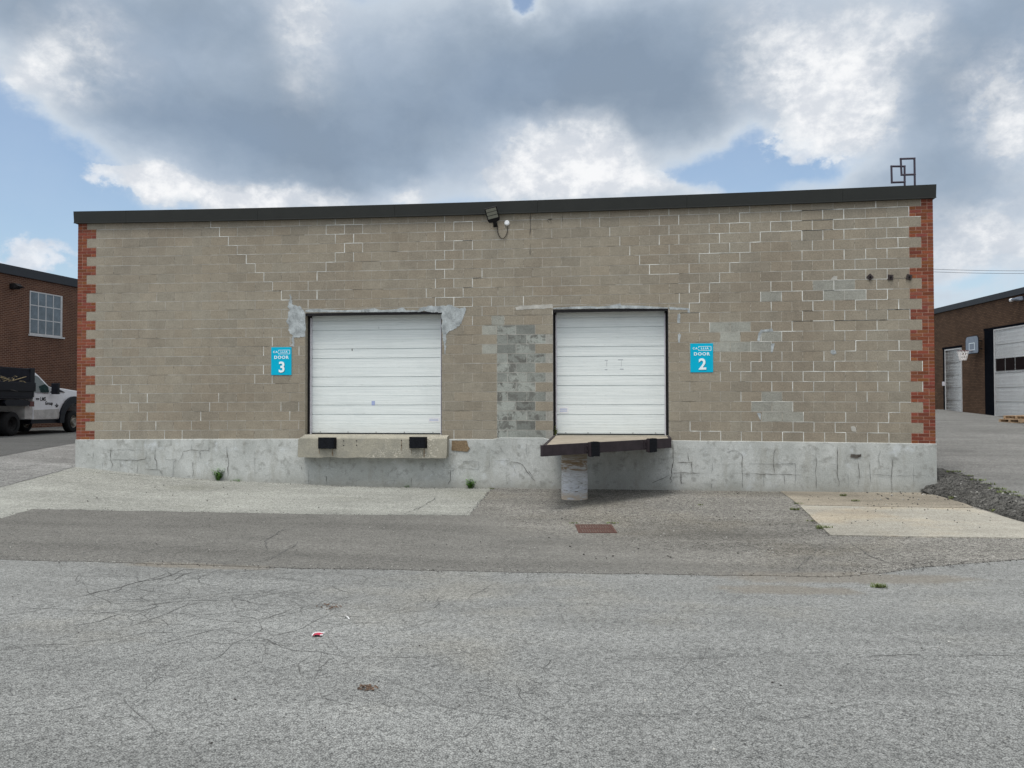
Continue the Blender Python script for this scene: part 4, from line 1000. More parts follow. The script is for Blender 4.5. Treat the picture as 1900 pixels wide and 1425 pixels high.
ledge = empty('dock_ledge', ((lu0+lu1)/2, -.15, lz0), 0, 'chipped concrete dock ledge below the wider white door', 'dock ledge')
LO = Vector(ledge.location)
bm = bmesh.new()
NU = 80; prof = [(-.30, lz0), (-.302, lz0+.12), (-.30, lz0+.25), (-.30, lz1-.025), (-.292, lz1-.006), (-.275, lz1+.002), (-.15, lz1+.01), (-.023, .116)]
rows = []
for i in range(NU+1):
    u = lu0+(lu1-lu0)*i/NU; r = []
    for j, (y, z) in enumerate(prof):
        e = 0
        if j == 0: z += .016*nz(u*3.1, 1)+.010*nz(u*14, 2)
        if j in (3, 4, 5): k_ = max(0, nz(u*4, 7)-.05)*.03+max(0, nz(u*15, 8))*.008; z -= k_; y += k_*.8
        if i == 0 and j >= 3: z -= .02; u_ = u+.03
        u_ = u+(.014*nz(z*20, 3) if i in (0, NU) else 0)+(.025 if (i == 0 and j >= 4) else 0)-(.02 if (i == NU and (j >= 4 or j == 0)) else 0)
        r.append(bm.verts.new((u_-LO.x, y+.004*nz(u*5, z*5)-LO.y, z-LO.z)))
    r.append(bm.verts.new((u_-LO.x, -.02-LO.y, lz0+.02*1-LO.z)))
    rows.append(r)
m_ = len(rows[0])
for i in range(NU):
    for j in range(m_): bm.faces.new((rows[i][j], rows[i+1][j], rows[i+1][(j+1) % m_], rows[i][(j+1) % m_]))
bm.faces.new(rows[0]); bm.faces.new(list(reversed(rows[-1])))
bmesh.ops.recalc_face_normals(bm, faces=bm.faces)
me = bpy.data.meshes.new('ledge_block'); bm.to_mesh(me); bm.free(); me.materials.append(MATS['ledge_concrete'])
lo = bpy.data.objects.new('ledge_block', me); COL.objects.link(lo); lo.parent = ledge
for (xa, xb, ya, yb) in ((590.5, 619, 812, 833), (760, 788, 811, 832)):
    ua, za = W(xa, yb, -.40); ub, zb = W(xb, ya, -.40)
    bmp = laminated_bumper(ledge, ua-LO.x, ub-LO.x, -.40-LO.y, -.303-LO.y, za-LO.z, zb-LO.z, 10)
mb = MB()
for x, y in ((637.5, 818), (661.5, 818), (637.5, 826.5), (661.5, 826), (744.8, 817), (744.8, 826)):
    u, z = W(x, y, -.305); mb = MB(); mb.tube([(u-LO.x, -.307-LO.y, z-LO.z), (u-LO.x, -.299-LO.y, z-LO.z)], .011, 8); s = mb.build('bolt_hole', 'black_steel'); s.parent = ledge
mb = MB()
for pts, wd in (([(744.8, 818), (744.8, 838)], .014), ([(617, 833), (617.5, 846)], .03), ([(592, 833), (592, 842)], .02), ([(787, 832), (787, 848)], .035), ([(763, 832), (763, 840)], .02)):
    mb = MB(); wall_ribbon(mb, [(W(*p, -.306)[0]-LO.x, W(*p, -.306)[1]-LO.z) for p in pts], wd, -.3065-LO.y, 0)
    s = mb.build('rust_streak', 'rust_stain', fix=False); s.parent = ledge

# ------------------------------------------------------------------ angled dock platform at door 2
PLz = .118
bl = (10.66, -.024); br = (13.03, -.024); fl = (10.70, -3.50); fr = (12.99, -.98)
plat = empty('dock_platform', (11.6, -1.0, -1.0), 0, 'angled dock platform with timber deck and dark steel skirt below the narrower white door', 'dock platform')
PO = Vector(plat.location)
def loc(p, z): return (p[0]-PO.x, p[1]-PO.y, z-PO.z)
mb = MB(); ins_ = [(bl[0]+.05, bl[1]), (br[0]-.05, br[1]), (fr[0]-.05, fr[1]+.03), (fl[0]+.05, fl[1]+.16)]
mb.shell([loc(p, PLz-.012) for p in ins_]+[loc(p, PLz-.17) for p in ins_], [(0, 1, 2, 3), (7, 6, 5, 4), (0, 4, 5, 1), (1, 5, 6, 2), (2, 6, 7, 3), (3, 7, 4, 0)])
mb.build('deck', 'deck_timber', plat)
mb = MB()
def chan(p, q, t=.05):
    dx_, dy_ = q[0]-p[0], q[1]-p[1]; L = math.hypot(dx_, dy_); nx_, ny_ = -dy_/L*t, dx_/L*t
    v = [loc(p, PLz), loc(q, PLz), loc((q[0]+nx_, q[1]+ny_), PLz), loc((p[0]+nx_, p[1]+ny_), PLz)]
    v2 = [(a, b, c-.185) for a, b, c in v]
    mb.shell(v+v2, [(0, 1, 2, 3), (7, 6, 5, 4), (0, 4, 5, 1), (1, 5, 6, 2), (2, 6, 7, 3), (3, 7, 4, 0)])
chan(fl, fr); chan(fr, br); chan(bl, (fl[0], fl[1]+.06))
mb.build('steel_skirt', 'dark_brown_steel', plat, bevel=.004)
# door sill between ledge/deck and curtain
for D in (D3, D2):
    mb = MB(); mb.box((D[0]+.001, -.02, D[2]-.16), (D[1]-.001, .40, D[2]-.001)); P_(mb.build('door_sill', 'ledge_concrete'))
fd = Vector((fr[0]-fl[0], fr[1]-fl[1], 0)); FL = fd.length; fd.normalize(); fn_ = Vector((fd.y, -fd.x, 0))
M3 = Matrix((fd, -fn_, Vector((0, 0, 1)))).transposed()
for (px0, px1, dn, upz) in ((1092, 1109, .06, .01), (1199, 1216, .06, .01)):
    # where the sight line through the bumper's middle meets the skirt face
    pm = plane((px0+px1)/2, 830, (fl[0], fl[1], 0), tuple(fn_)); s0 = (Vector(pm)-Vector((fl[0], fl[1], 0))).dot(fd)
    c0 = Vector((fl[0], fl[1], 0))+fd*(s0-.02)
    mb = MB(); n_ = 8; wd = .20
    for i in range(n_):
        cc = c0+fd*(wd*(i+.5)/n_-wd/2)+fn_*.045; cc.z = PLz-.110+random.uniform(-.006, .006)
        mb.obox(Vector((cc.x, cc.y, cc.z))-PO, (wd/n_/2-.001, .040, .125), M3)
    rb = mb.build('rubber_bumper', 'rubber', plat)
    for sgn in (-1, 1):
        mb = MB(); cc = c0+fd*(sgn*(wd/2+.008))+fn_*.036; mb.obox(Vector((cc.x, cc.y, PLz-.11))-PO, (.006, .036, .12), M3)
        cc = c0+fd*(sgn*(wd/2+.05))+fn_*.006; mb.obox(Vector((cc.x, cc.y, PLz-.10))-PO, (.045, .006, .085), M3)
        for q in (-.04, .05):
            cc = c0+fd*(sgn*(wd/2+.055))+fn_*.02; mb.obox(Vector((cc.x, cc.y, PLz-.10+q))-PO, (.012, .012, .012), M3)
        br_ = mb.build('bumper_bracket', 'dark_brown_steel'); br_.parent = rb
# pillar wrapped in torn plastic
pcx, pcy = (PZ(1065, 931, -1.02)[0], PZ(1065, 931, -1.02)[1]+.25)
mb = MB(); n_ = 40; rings = []
zb_, zt_ = H(pcx, pcy)-.03, PLz-.172
for j in range(37):
    z = zb_+(zt_-zb_)*j/36
    rings.append([((.245+.007*nz(math.cos(a)*1.6, math.sin(a)*1.6, z*6)+.006*nz(math.cos(a)*2, math.sin(a)*2, z*24+a*.5)+(.012*max(0, nz(math.cos(a)*3, math.sin(a)*3, 5)) if j < 2 else 0))*math.cos(a),
                   (.245+.007*nz(math.cos(a)*1.6, math.sin(a)*1.6, z*6)+.006*nz(math.cos(a)*2, math.sin(a)*2, z*24+a*.5))*math.sin(a), z-zb_) for a in [k*2*math.pi/n_ for k in range(n_)]])
v = [q for r in rings for q in r]
mb.shell(v, [(i*n_+k, i*n_+(k+1) % n_, (i+1)*n_+(k+1) % n_, (i+1)*n_+k) for i in range(36) for k in range(n_)]+[tuple(range(36*n_, 37*n_))])
pl = mb.build('support_pillar', 'wrapped_pillar', smooth=True); pl.location = (pcx, pcy, zb_)
tag(pl, 'round concrete pillar wrapped in torn stained plastic, carrying the angled platform', 'pillar')

# ------------------------------------------------------------------ signs
def sign(px, num, label):
    (x0, y0), (x1, y1) = px
    ua, za = W(x0, y1, -.01); ub, zb = W(x1, y0, -.01); cx_, cz_ = (ua+ub)/2, (za+zb)/2; wd, ht = ub-ua, zb-za
    r = empty('door_sign', (cx_, -.006, cz_), 0, label, 'sign', 'teal door number signs')
    mb = MB(); mb.box((-wd/2, -.005, -ht/2), (wd/2, .0, ht/2)); mb.build('sign_panel', 'teal_sign', r, bevel=.002)
    def put(nm, txt, size, x, z, mat, off, y=-.0055, sx=1.0, sp=1.0):
        v, f = text_mesh(txt, size, off, .002, sp); mb = MB(); mb.shell([(x+p[0]*sx, y-.002-p[2], z+p[1]) for p in v], f); return mb.build(nm, mat, r, fix=True)
    s = ht
    put('sign_word', 'CA', s*.10, -.29*wd, .325*s, 'sign_white', .0012, sx=1.1, sp=1.3)
    put('sign_word', 'LLIA', s*.10, .135*wd, .325*s, 'sign_white', .0012, sx=1.1, sp=1.3)
    mb = MB(); a, b, c, d, t = -.14*wd, .42*wd, .25*s, .40*s, .008
    for q in ((a, c, b, c+t), (a, d-t, b, d), (b-t, c+t, b, d-t), (a, c+t, a+t, c+.35*(d-c)), (a, d-.35*(d-c), a+t, d-t)): mb.box((q[0], -.0075, q[1]), (q[2], -.0055, q[3]))
    mb.build('logo_frame', 'sign_white', r)
    put('sign_word', 'DOOR', s*.15, 0, .13*s, 'sign_white', .0022, sx=1.1, sp=1.18)
    put('numeral_shadow', num, s*.53, .030*wd+.006, -.235*s-.006, 'sign_shadow', .008, -.0052, 1.0)
    put('numeral', num, s*.53, .030*wd, -.235*s, 'sign_white', .008, -.0085, 1.0)
sign(((503, 644), (541, 696)), '3', 'teal sign reading DOOR 3 left of the wider white door')
sign(((1281, 637), (1323, 691)), '2', 'teal sign reading DOOR 2 right of the narrower white door')

# ------------------------------------------------------------------ tie plates, flood light, roof frame
for i, (x, y, a, wz) in enumerate(((1614.5, 514, 45, 'leftmost rusty steel tie plate, turned on its point, high on the block wall'),
                                   (1652.5, 514.5, 4, 'middle rusty steel tie plate, set nearly square, high on the block wall'),
                                   (1687, 514, 16, 'rusty steel tie plate, slightly tilted, beside the red brick corner'))):
    u, z = W(x, y, -.02); mb = MB(); R3 = Matrix.Rotation(math.radians(a), 3, 'Y')
    mb.obox((0, -.008, 0), (.052, .007, .052), R3)
    o = mb.build('tie_plate', 'rust_plate', bevel=.003); o.location = (u, -.006, z); tag(o, wz, 'tie plate', 'steel tie plates on the wall')
    mb = MB(); mb.tube([(0, -.016, 0), (0, -.040, 0)], .019, 6); mb.tube([(0, -.040, 0), (0, -.062, 0)], .010, 8)
    n_ = mb.build('bolt', 'black_steel'); n_.parent = o
u, z = W(918.5, 414, -.06)
fl_ = empty('flood_light', (u, 0, z), 0, 'black tilted flood light on the wall under the roof edge', 'flood light')
mb = MB(); mb.tube([(0, .0, -.03), (0, -.07, -.03), (0, -.10, .03)], .024, 8); mb.box((-.045, -.012, -.07), (.045, -.004, .02)); mb.build('bracket', 'black_steel', fl_)
T3 = Matrix.Rotation(math.radians(-13), 3, 'Y')@Matrix.Rotation(math.radians(30), 3, 'X')
hc = Vector((-.035, -.24, .16))
mb = MB(); hp = [(-.13, .135), (.13, .135), (.13, -.13), (.105, -.175), (.04, -.185), (.032, -.235), (-.032, -.235), (-.04, -.185), (-.105, -.175), (-.13, -.13)]
vv_ = [tuple(hc+T3@Vector((x_, y_, z_))) for y_ in (-.022, .022) for x_, z_ in hp]; nn_ = len(hp)
mb.shell(vv_, [tuple(range(nn_)), tuple(range(2*nn_-1, nn_-1, -1))]+[(i, (i+1) % nn_, (i+1) % nn_+nn_, i+nn_) for i in range(nn_)])
mb.tube([hc+T3@Vector((0, 0, -.22)), Vector((0, -.10, .0)), Vector((0, -.04, -.03))], .022, 8)
hd = mb.build('lamp_head', 'black_steel', fl_, bevel=.006)
for q in (-.055, .02, .095):
    mb = MB(); mb.obox(hc+T3@Vector((0, -.0245, q-.01)), (.108, .002, .031), T3); l_ = mb.build('lens', 'lamp_lens'); l_.parent = hd
(du, dz_) = W(940.5, 413.5, -.03); mb = MB(); mb.tube([(du-u, .0, dz_-z), (du-u, -.035, dz_-z), (du-u, -.045, dz_-z)], [.056, .052, .035], 20); mb.build('sensor', 'white_plastic', fl_, smooth=False)
cb = [W(x, y, -.02) for x, y in ((922, 411), (923, 420), (923.5, 430), (926, 438), (930.5, 443), (935, 442), (939, 437), (941.5, 430), (941.3, 420))]
mb = MB(); mb.tube([(a-u, -.018, b-z) for a, b in cb], .007, 6); mb.build('cable', 'black_steel', fl_, smooth=True)

def rf(x, y): a, b = W(1580+x/4.911, 270+y/4.911, .25); return a, b
r0u, r0z = rf(485, 375)
fr_ = empty('roof_frame', (r0u, .25, zw(r0u, 5.0)-.25), 0, 'dark pipe frame of two overlapping rectangles standing on the roof edge', 'pipe frame')
FO = fr_.location
def seg(pts, nm, cl=False):
    q = [rf(*p) for p in pts]; q = [(a-FO.x, 0, b-FO.z) for a, b in q]; mb = MB()
    for a, b in zip(q, q[1:]):
        d = Vector(b)-Vector(a); d.normalize(); mb.tube([Vector(a)-d*.016, Vector(b)+d*.016], .021, 8)
    mb.build(nm, 'pvc_purple', fr_)
seg([(485, 430), (483, 190), (363, 190), (367, 337), (484, 333)], 'frame_loop')
seg([(578, 430), (573, 118), (448, 122), (456, 268), (576, 264)], 'frame_loop')

# ------------------------------------------------------------------ left brick building (local frame: x along the wall, going away)
def local_building(name, P0, dr, label, length0, length1, ztop, zfas, zbot, brick, fas, side, depth=12):
    rz = math.atan2(dr[1], dr[0])
    r = empty(name, (P0[0], P0[1], zbot), rz, label, 'building')
    mb = MB(); y0, y1 = (0, depth) if side > 0 else (-depth, 0)
    mb.box((length0, y0, -.6), (length1, y1, zfas-zbot+.1), skip='b'); mb.build('brick_wall', brick, r)
    e = .09
    mb = MB(); mb.box((length0-e, (y0-e), zfas-zbot), (length1+e, (y1+e), ztop-zbot)); mb.build('roof_fascia', fas, r)
    return r
LB = local_building('brick_building', (-11.9526, 12.0508), (.0656, .9978), 'dark brown brick industrial building behind the white truck', -12, 16, 6.256, 5.89, -.36, 'brown_brick_left', 'fascia_dark', 1)
def lbx(mb_, a, b): pass
# window: 5 columns x 3 rows
wx0, wx1, wz0, wz1 = 1.50, 3.31, 3.64+.36, 5.385+.36
mb = MB(); t = .045
mb.box((wx0, -.03, wz0-.05), (wx1, .0-.002, wz0)); mb.box((wx0, -.02, wz1-t), (wx1, -.002, wz1))
mb.box((wx0, -.02, wz0), (wx0+t, -.002, wz1-t)); mb.box((wx1-.10, -.02, wz0), (wx1, -.002, wz1-t))
for i in range(1, 4):
    x = wx0+t+(wx1-wx0-t-.10)*i/4; mb.box((x-.022, -.018, wz0), (x+.022, -.002, wz1-t))
for i in range(1, 3):
    z = wz0+(wz1-wz0)*i/3; mb.box((wx0+t, -.0165, z-.02), (wx1-.10, -.0025, z+.02))
wf = mb.build('window', 'frame_white', LB); mb = MB(); mb.box((wx0+.01, -.010, wz0+.01), (wx1-.01, -.0012, wz1-.01)); p = mb.build('pane', 'glass_pane'); p.parent = wf
mb = MB(); mb.box((wx0-.05, -.06, wz0-.12), (wx1+.12, -.0, wz0-.052)); sl = mb.build('window_sill', 'frame_white'); sl.parent = wf
wp = plane(22, 531, (-11.95, 12.05, 0), (.9978, -.0656, 0))
wl = empty('wall_light', tuple(wp), LB.rotation_euler.z, 'small black wall light under the roof edge of the left brick building', 'wall light')
mb = MB(); mb.box((-.13, -.26, -.12), (.13, -.001, .10)); mb.prism([(-.26, -.12), (-.42, -.02), (-.26, .10)], -.12, .12, 'x'); mb.build('lamp_housing', 'black_steel', wl, bevel=.01)
mb = MB(); mb.tube([(.13, -.03, .02), (.6, -.03, .02)], .02, 6); mb.build('conduit', 'black_steel', wl)

# ------------------------------------------------------------------ right brick building
RB = local_building('brick_building', (28.2927, 19.2998), (-.05126, .99869), 'brown brick building with white garage doors across the drive on the right', -16, 22, 5.29, 5.04, .12, 'brown_brick_right', 'fascia_dark', -1)
def garage(x0, x1, z0, z1, big):
    g_ = MB(); n_ = int((z1-z0)/.53); 
    hh = (z1-z0)/n_; y = .012
    for i in range(n_):
        za = z0+hh*i; g_.box((x0, -.0, za+.006), (x1, y, za+hh-.006), skip='k')
        for r in (.25, .5, .75): g_.box((x0, y, za+hh*r-.004), (x1, y+.004, za+hh*r+.004))
    o = g_.build('garage_door', 'door_white_far', RB)
    if big:
        for i in range(6):
            xa = x1-.07-.72*(i+1)+.03; xb = xa+.66
            if xa < x0: break
            m2 = MB(); m2.box((xa, y+.004, 1.90), (xb, y+.012, 2.42)); w_ = m2.build('door_window', 'glass_dark'); w_.parent = o
    m3 = MB(); m3.box((x1, .0, z0), (x1+.05, .03, z1)); m3.box((x0-.05, 0, z0), (x0, .03, z1)); m3.box((x0-.05, 0, z1), (x1+.05, .03, z1+.06)); f_ = m3.build('door_frame', 'frame_white'); f_.parent = o
    return o
# local z = world z - .12 ; local y > 0 is outside? the building body lies at y<0
garage(-4.6, .0, .0, 3.62, True)
garage(2.83, 4.32, .06, 3.03, False)
mb = MB(); mb.box((.05, .0, -.05), (.80, .02, 3.68)); mb.box((-4.7, 0, 3.69), (.86, .02, 3.78)); mb.build('door_surround', 'jamb_black', RB)
mb = MB(); mb.box((4.37, 0, .0), (4.55, .02, 3.1)); mb.box((2.75, 0, 3.10), (4.6, .03, 3.20)); mb.build('lintel', 'jamb_black', RB)
mb = MB(); mb.box((4.38, .02, 1.35), (4.5, .10, 1.55)); mb.build('switch_box', 'seal_white', RB)
# hoop
hw = plane(1803.5, 640, (28.2927-.33, 19.2998, 0), (.99869, .05126, 0)); hw = hw+np.array([.33, .017, 0])
hoop = empty('basketball_hoop', tuple(hw), RB.rotation_euler.z, 'basketball hoop with grey rounded backboard on the right brick building', 'basketball hoop')
mb = MB(); bw, bh = .52, .37; rr_ = .17
pts = []
for cx_, cz_, a0 in ((bw-rr_, bh-rr_, 0), (-bw+rr_, bh-rr_, 90), (-bw+.06, -bh+.06, 180), (bw-.06, -bh+.06, 270)):
    r_ = rr_ if cz_ > 0 else .06
    for k in range(6): a = math.radians(a0+k*18); pts.append((cx_+r_*math.cos(a), cz_+r_*math.sin(a)))
mb.prism(pts, .30, .34, 'y'); bb = mb.build('backboard', 'board_grey', hoop)
mb = MB()
for q in ((-.24, -.24, .24, -.21), (-.24, .06, .24, .09), (-.24, -.21, -.21, .06), (.21, -.21, .24, .06)): mb.box((q[0], .34, q[1]), (q[2], .345, q[3]))
k_ = mb.build('target_square', 'sign_white'); k_.parent = bb
mb = MB()
outer = [(p[0]*1.03, p[1]*1.03) for p in pts]
for a, b in zip(outer, outer[1:]+outer[:1]): mb.tube([(a[0], .32, a[1]), (b[0], .32, b[1])], .022, 6)
k_ = mb.build('board_rim', 'black_steel'); k_.parent = bb
for bx_, bz_ in ((-.2, -.2), (.16, -.2), (-.2, .15), (.16, .15)): mb = MB(); mb.box((bx_, 0, bz_), (bx_+.04, .30, bz_+.04)); mb.build('bracket', 'black_steel', hoop)
mb = MB(); cyy = .34+.15+.23
ring = [(.23*math.cos(a), cyy+.23*math.sin(a), -.26) for a in [k*2*math.pi/20 for k in range(21)]]
mb.tube(ring, .012, 6, caps=False); mb.box((-.05, .34, -.27), (.05, .50, -.25)); mb.build('hoop_ring', 'rear_light', hoop)
mb = MB()
for k in range(12):
    a = k*2*math.pi/12
    for s_ in (1, -1):
        pp = []
        for j in range(5):
            t = j/4; rad = .23-.10*t; aa = a+s_*t*math.pi/6*1.5; pp.append((rad*math.cos(aa), cyy+rad*math.sin(aa), -.26-.42*t))
        mb.tube(pp, .011, 4, caps=False)
mb.build('net', 'net_white', hoop)
# small camera and light near its roof
for px, py, nm, lab, cat, mt in ((1883, 556, 'security_camera', 'small white security camera high on the right brick building', 'camera', 'white_plastic'), (1896, 555, 'wall_light', 'grey wall light high on the right brick building beside the small camera', 'wall light', 'board_grey')):
    p = plane(px, py, (28.2927, 19.2998, 0), (.99869, .05126, 0)); r = empty(nm, tuple(p), RB.rotation_euler.z, lab, cat)
    mb = MB()
    if nm == 'security_camera':
        mb.tube([(0, 0, 0), (0, .08, 0)], .05, 10); mb.build('mount', mt, r)
        mb = MB(); mb.tube([(0, .08, 0), (0, .12, -.01), (0, .2, -.03)], [.05, .075, .06], 12); mb.build('camera_body', mt, r, smooth=True)
    else:
        mb.box((-.14, 0, -.06), (.14, .10, .10)); mb.build('lamp_housing', mt, r, bevel=.02)
        mb = MB(); mb.prism([(0.10, -.06), (.34, -.02), (.34, .03), (.10, .10)], -.16, .16, 'x'); mb.build('visor', mt, r)
# pallet with a second one leaning into frame
def pallet(loc_, rz, label, lift=0):
    r = empty('pallet', loc_, rz, label, 'pallet')
    for i in range(6):
        mb = MB(); mb.box((-.55+i*.2, -.5, .11), (-.45+i*.2+.02, .5, .132)); mb.build('deck_board', 'pallet_wood', r)
    for y in (-.46, 0, .46):
        mb = MB(); mb.box((-.56, y-.04, .022), (.58, y+.04, .109)); mb.build('stringer', 'pallet_wood', r)
    for x in (-.55, 0, .47):
        mb = MB(); mb.box((x, -.5, .0), (x+.1, .5, .021)); mb.build('bottom_board', 'pallet_wood', r)
pz = H2(27.3, 15.2)
pallet((27.45, 15.5, pz+.003), .3, 'wooden pallet on the drive, lower of two in front of the large garage door')
pallet((27.6, 15.5, pz+.137), .5, 'wooden pallet on the drive, upper of two in front of the large garage door')

# overhead wires
for y0, lab in ((502.5, 'upper overhead wire crossing the sky on the right'), (507.5, 'lower overhead wire crossing the sky on the right')):
    a = CAM+ray(1500, y0+.6)*70; b = CAM+ray(2300, y0-.5)*70
    mb = MB(); pts = [tuple(a+(b-a)*t+np.array([0, 0, -.9*(4*t*(1-t))+.9])) for t in [i/24 for i in range(25)]]
    mb.tube(pts, .016, 5); tag(mb.build('power_line', 'black_steel'), lab, 'wire', 'overhead wires')

# ------------------------------------------------------------------ truck
TR = empty('pickup_truck', (-7.89, 7.815, H(-7.9, 7.8)+.012), math.atan2(.99512, -.09863), 'white truck with a black dump bed, parked by the left brick building', 'truck')
TR.rotation_euler.y = .008
# local: x forward, y left (right side of the truck, the one in view, at y=0), z up
def side_loft(prof, name, mat, parent=TR, ins=lambda z: 0.0, y1=2.0, bev=.0, mats=None):
    mb = MB(); n_ = len(prof); R_ = [(x, ins(z), z) for x, z in prof]; L_ = [(x, y1-ins(z), z) for x, z in prof]
    mb.shell(R_+L_, [tuple(range(n_)), tuple(range(2*n_-1, n_-1, -1))]+[(i, (i+1) % n_, (i+1) % n_+n_, i+n_) for i in range(n_)])
    return mb.build(name, mat, parent, bevel=bev, segs=2)
insf = lambda z: .12*max(0, (z-1.42)/.75)
archp = [(3.5+.78*math.cos(a), .42+.78*math.sin(a)) for a in np.radians(np.arange(4, 181, 11))]
prof = [(1.06, .52), (2.70, .52)]+list(reversed(archp))+[(4.42, .50), (4.48, .95), (4.44, 1.38), (4.30, 1.50), (3.7, 1.575), (2.9, 1.64), (2.12, 1.68), (2.0, 1.72), (1.50, 2.08), (1.36, 2.16), (1.10, 2.18), (1.04, 2.10), (1.02, 1.4)]
side_loft(prof, 'cab_body', 'truck_white', ins=insf, bev=.02)
gl = [(1.10, 1.46), (1.10, 2.04), (1.35, 2.07), (1.47, 2.03), (1.98, 1.66), (1.98, 1.48)]
for sy in (0, 1):
    mb = MB(); mb.face([(x, (insf(z)-.004) if sy == 0 else 2.0-insf(z)+.004, z) for x, z in (gl if sy == 0 else gl[::-1])]); mb.build('side_window', 'truck_glass', TR)
mb = MB(); mb.face([(2.01, .12, 1.73), (2.01, 1.88, 1.73), (1.51, 1.82, 2.09), (1.51, .18, 2.09)]); mb.build('windscreen', 'truck_glass', TR)
side_loft([(1.12, .60), (1.12, 1.43), (2.02, 1.43), (2.42, 1.40), (2.50, 1.0), (2.42, .60)], 'door', 'truck_white', ins=lambda z: -.006, y1=.02)
mb = MB(); mb.box((1.2, -.030, 1.22), (1.36, -.006, 1.27)); dh = mb.build('handle', 'truck_black', TR)
side_loft([(1.10, .54), (1.10, .86), (2.55, .89), (2.62, .54)], 'rocker_panel', 'truck_grime', ins=lambda z: -.012, y1=.01)
side_loft([(.62, .55), (.62, 1.10), (1.02, 1.12), (1.04, .55)], 'rear_cab_corner', 'truck_grime', y1=2.0, ins=lambda z: .01)
# fender flare and vent
mb = MB(); k1, k2 = .70, .96
for i in range(16):
    a0, a1 = math.radians(-2+i*184/16), math.radians(-2+(i+1)*184/16)
    p = [(3.5+k2*math.cos(a), .40+k2*math.sin(a)) for a in (a0, a1)]+[(3.5+k1*math.cos(a), .40+k1*math.sin(a)) for a in (a1, a0)]
    mb.prism(p, -.07, .03, 'y')
mb.build('fender_flare', 'truck_black', TR)
mb = MB(); mb.prism([(2.35, 1.52), (2.42, 1.60), (2.62, 1.59), (2.95, 1.50)], -.008, .05, 'y'); mb.build('fender_vent', 'truck_black', TR)
mb = MB(); mb.box((1.98, -.30, 1.42), (2.12, -.06, 1.82)); mb.tube([(2.08, .02, 1.5), (2.06, -.12, 1.5)], .03, 6); mb.tube([(2.08, .02, 1.7), (2.06, -.12, 1.7)], .03, 6); mb.build('side_mirror', 'truck_black', TR, bevel=.03, segs=2)
mb = MB(); mb.box((1.0, .02, .38), (2.6, 1.95, .51)); mb.box((-1.8, .55, .52), (4.2, 1.45, .80)); mb.box((4.4, -.02, .45), (4.62, 2.02, .82)); mb.build('chassis', 'truck_black', TR)
def wheel(x, y, w_, hubout, rmat='rim'):
    mb = MB(); n_ = 28; R_ = .405; pr = [(-.5, .24), (-.5, .36), (-.42, .395), (-.2, .405), (.2, .405), (.42, .395), (.5, .36), (.5, .24)]
    v = [(R*math.cos(a), q*w_, R*math.sin(a)) for a in [k*2*math.pi/n_ for k in range(n_)] for q, R in pr]; m_ = len(pr)
    mb.shell(v, [(k*m_+j, ((k+1) % n_)*m_+j, ((k+1) % n_)*m_+j+1, k*m_+j+1) for k in range(n_) for j in range(m_-1)])
    wh = mb.build('wheel', 'tyre', TR, smooth=True); wh.location = (x, y, .405)
    mb = MB(); s = -1
    pr = [(-.30*w_, .245), (-.42*w_, .235), (-.2*w_, .19), (-.2*w_, .15), (-.5*w_-hubout, .13), (-.5*w_-hubout, .11), (-.5*w_-hubout+.02, .06), (-.5*w_-hubout+.02, .0001)]
    v = [(R*math.cos(a), q, R*math.sin(a)) for a in [k*2*math.pi/20 for k in range(20)] for q, R in pr]; m_ = len(pr)
    mb.shell(v, [(k*m_+j, ((k+1) % 20)*m_+j, ((k+1) % 20)*m_+j+1, k*m_+j+1) for k in range(20) for j in range(m_-1)])
    rm = mb.build('rim', rmat); rm.parent = wh
wheel(3.5, .10, .25, .05); wheel(3.5, 1.90, .25, .0); wheel(0, .12, .23, -.14, 'tyre'); wheel(0, .40, .23, -.08); wheel(0, 1.6, .23, -.08); wheel(0, 1.88, .23, -.08)  # near rear rim takes the tyre black: shade under the bed as colour
# dump bed
mb = MB(); mb.box((-2.3, -.10, 1.24), (.90, 2.10, 1.30)); mb.box((-2.3, -.14, 1.50), (.98, -.06, 1.80)); mb.box((-2.3, -.10, 1.30), (.92, -.04, 1.50)); mb.box((-2.3, 2.04, 1.30), (.92, 2.10, 2.3)); mb.box((.86, -.10, 1.30), (.95, 2.10, 2.3)); mb.box((-2.34, -.1, 1.30), (-2.28, 2.1, 1.9))
mb.box((.70, -.12, 1.80), (.95, -.05, 2.3)); mb.box((-2.3, -.10, 2.22), (.95, -.05, 2.28)); mb.box((-.9, -.10, 1.80), (-.82, -.05, 2.22))
bed = mb.build('dump_bed', 'truck_black', TR, bevel=.008)
mb = MB(); mb.prism([(-.62, 1.10), (-.55, 1.20), (.45, 1.22), (.78, 1.12), (.80, 1.06), (.50, 1.0), (-.5, 1.0)], -.12, .45, 'y'); mb.build('bed_fender', 'truck_black', TR)
mb = MB(); mb.box((.70, -.125, .98), (.92, -.09, 1.16)); mb.build('marker_light', 'rear_light', TR)
for txt, x, z, s in (('LMS', 1.60, 1.24, .19), ('Group', 1.95, 1.09, .17)):
    v, f = text_mesh(txt, s, .004); mb = MB(); mb.shell([(x+p[0], -.010-p[2], z+p[1]) for p in v], f); mb.build('door_lettering', 'truck_black', TR)
mb = MB()
for dx_, dz_ in ((0, 0), (.07, .01), (-.07, .005), (0, .05), (.03, -.04), (-.03, -.045)):
    mb.prism([(2.42+dx_-.045, 1.01+dz_), (2.42+dx_, 1.01+dz_+.028), (2.42+dx_+.045, 1.01+dz_), (2.42+dx_, 1.01+dz_-.028)], -.010, -.006, 'y')
mb.build('door_emblem', 'truck_black', TR)
rnd = random.Random(4); mb = MB()
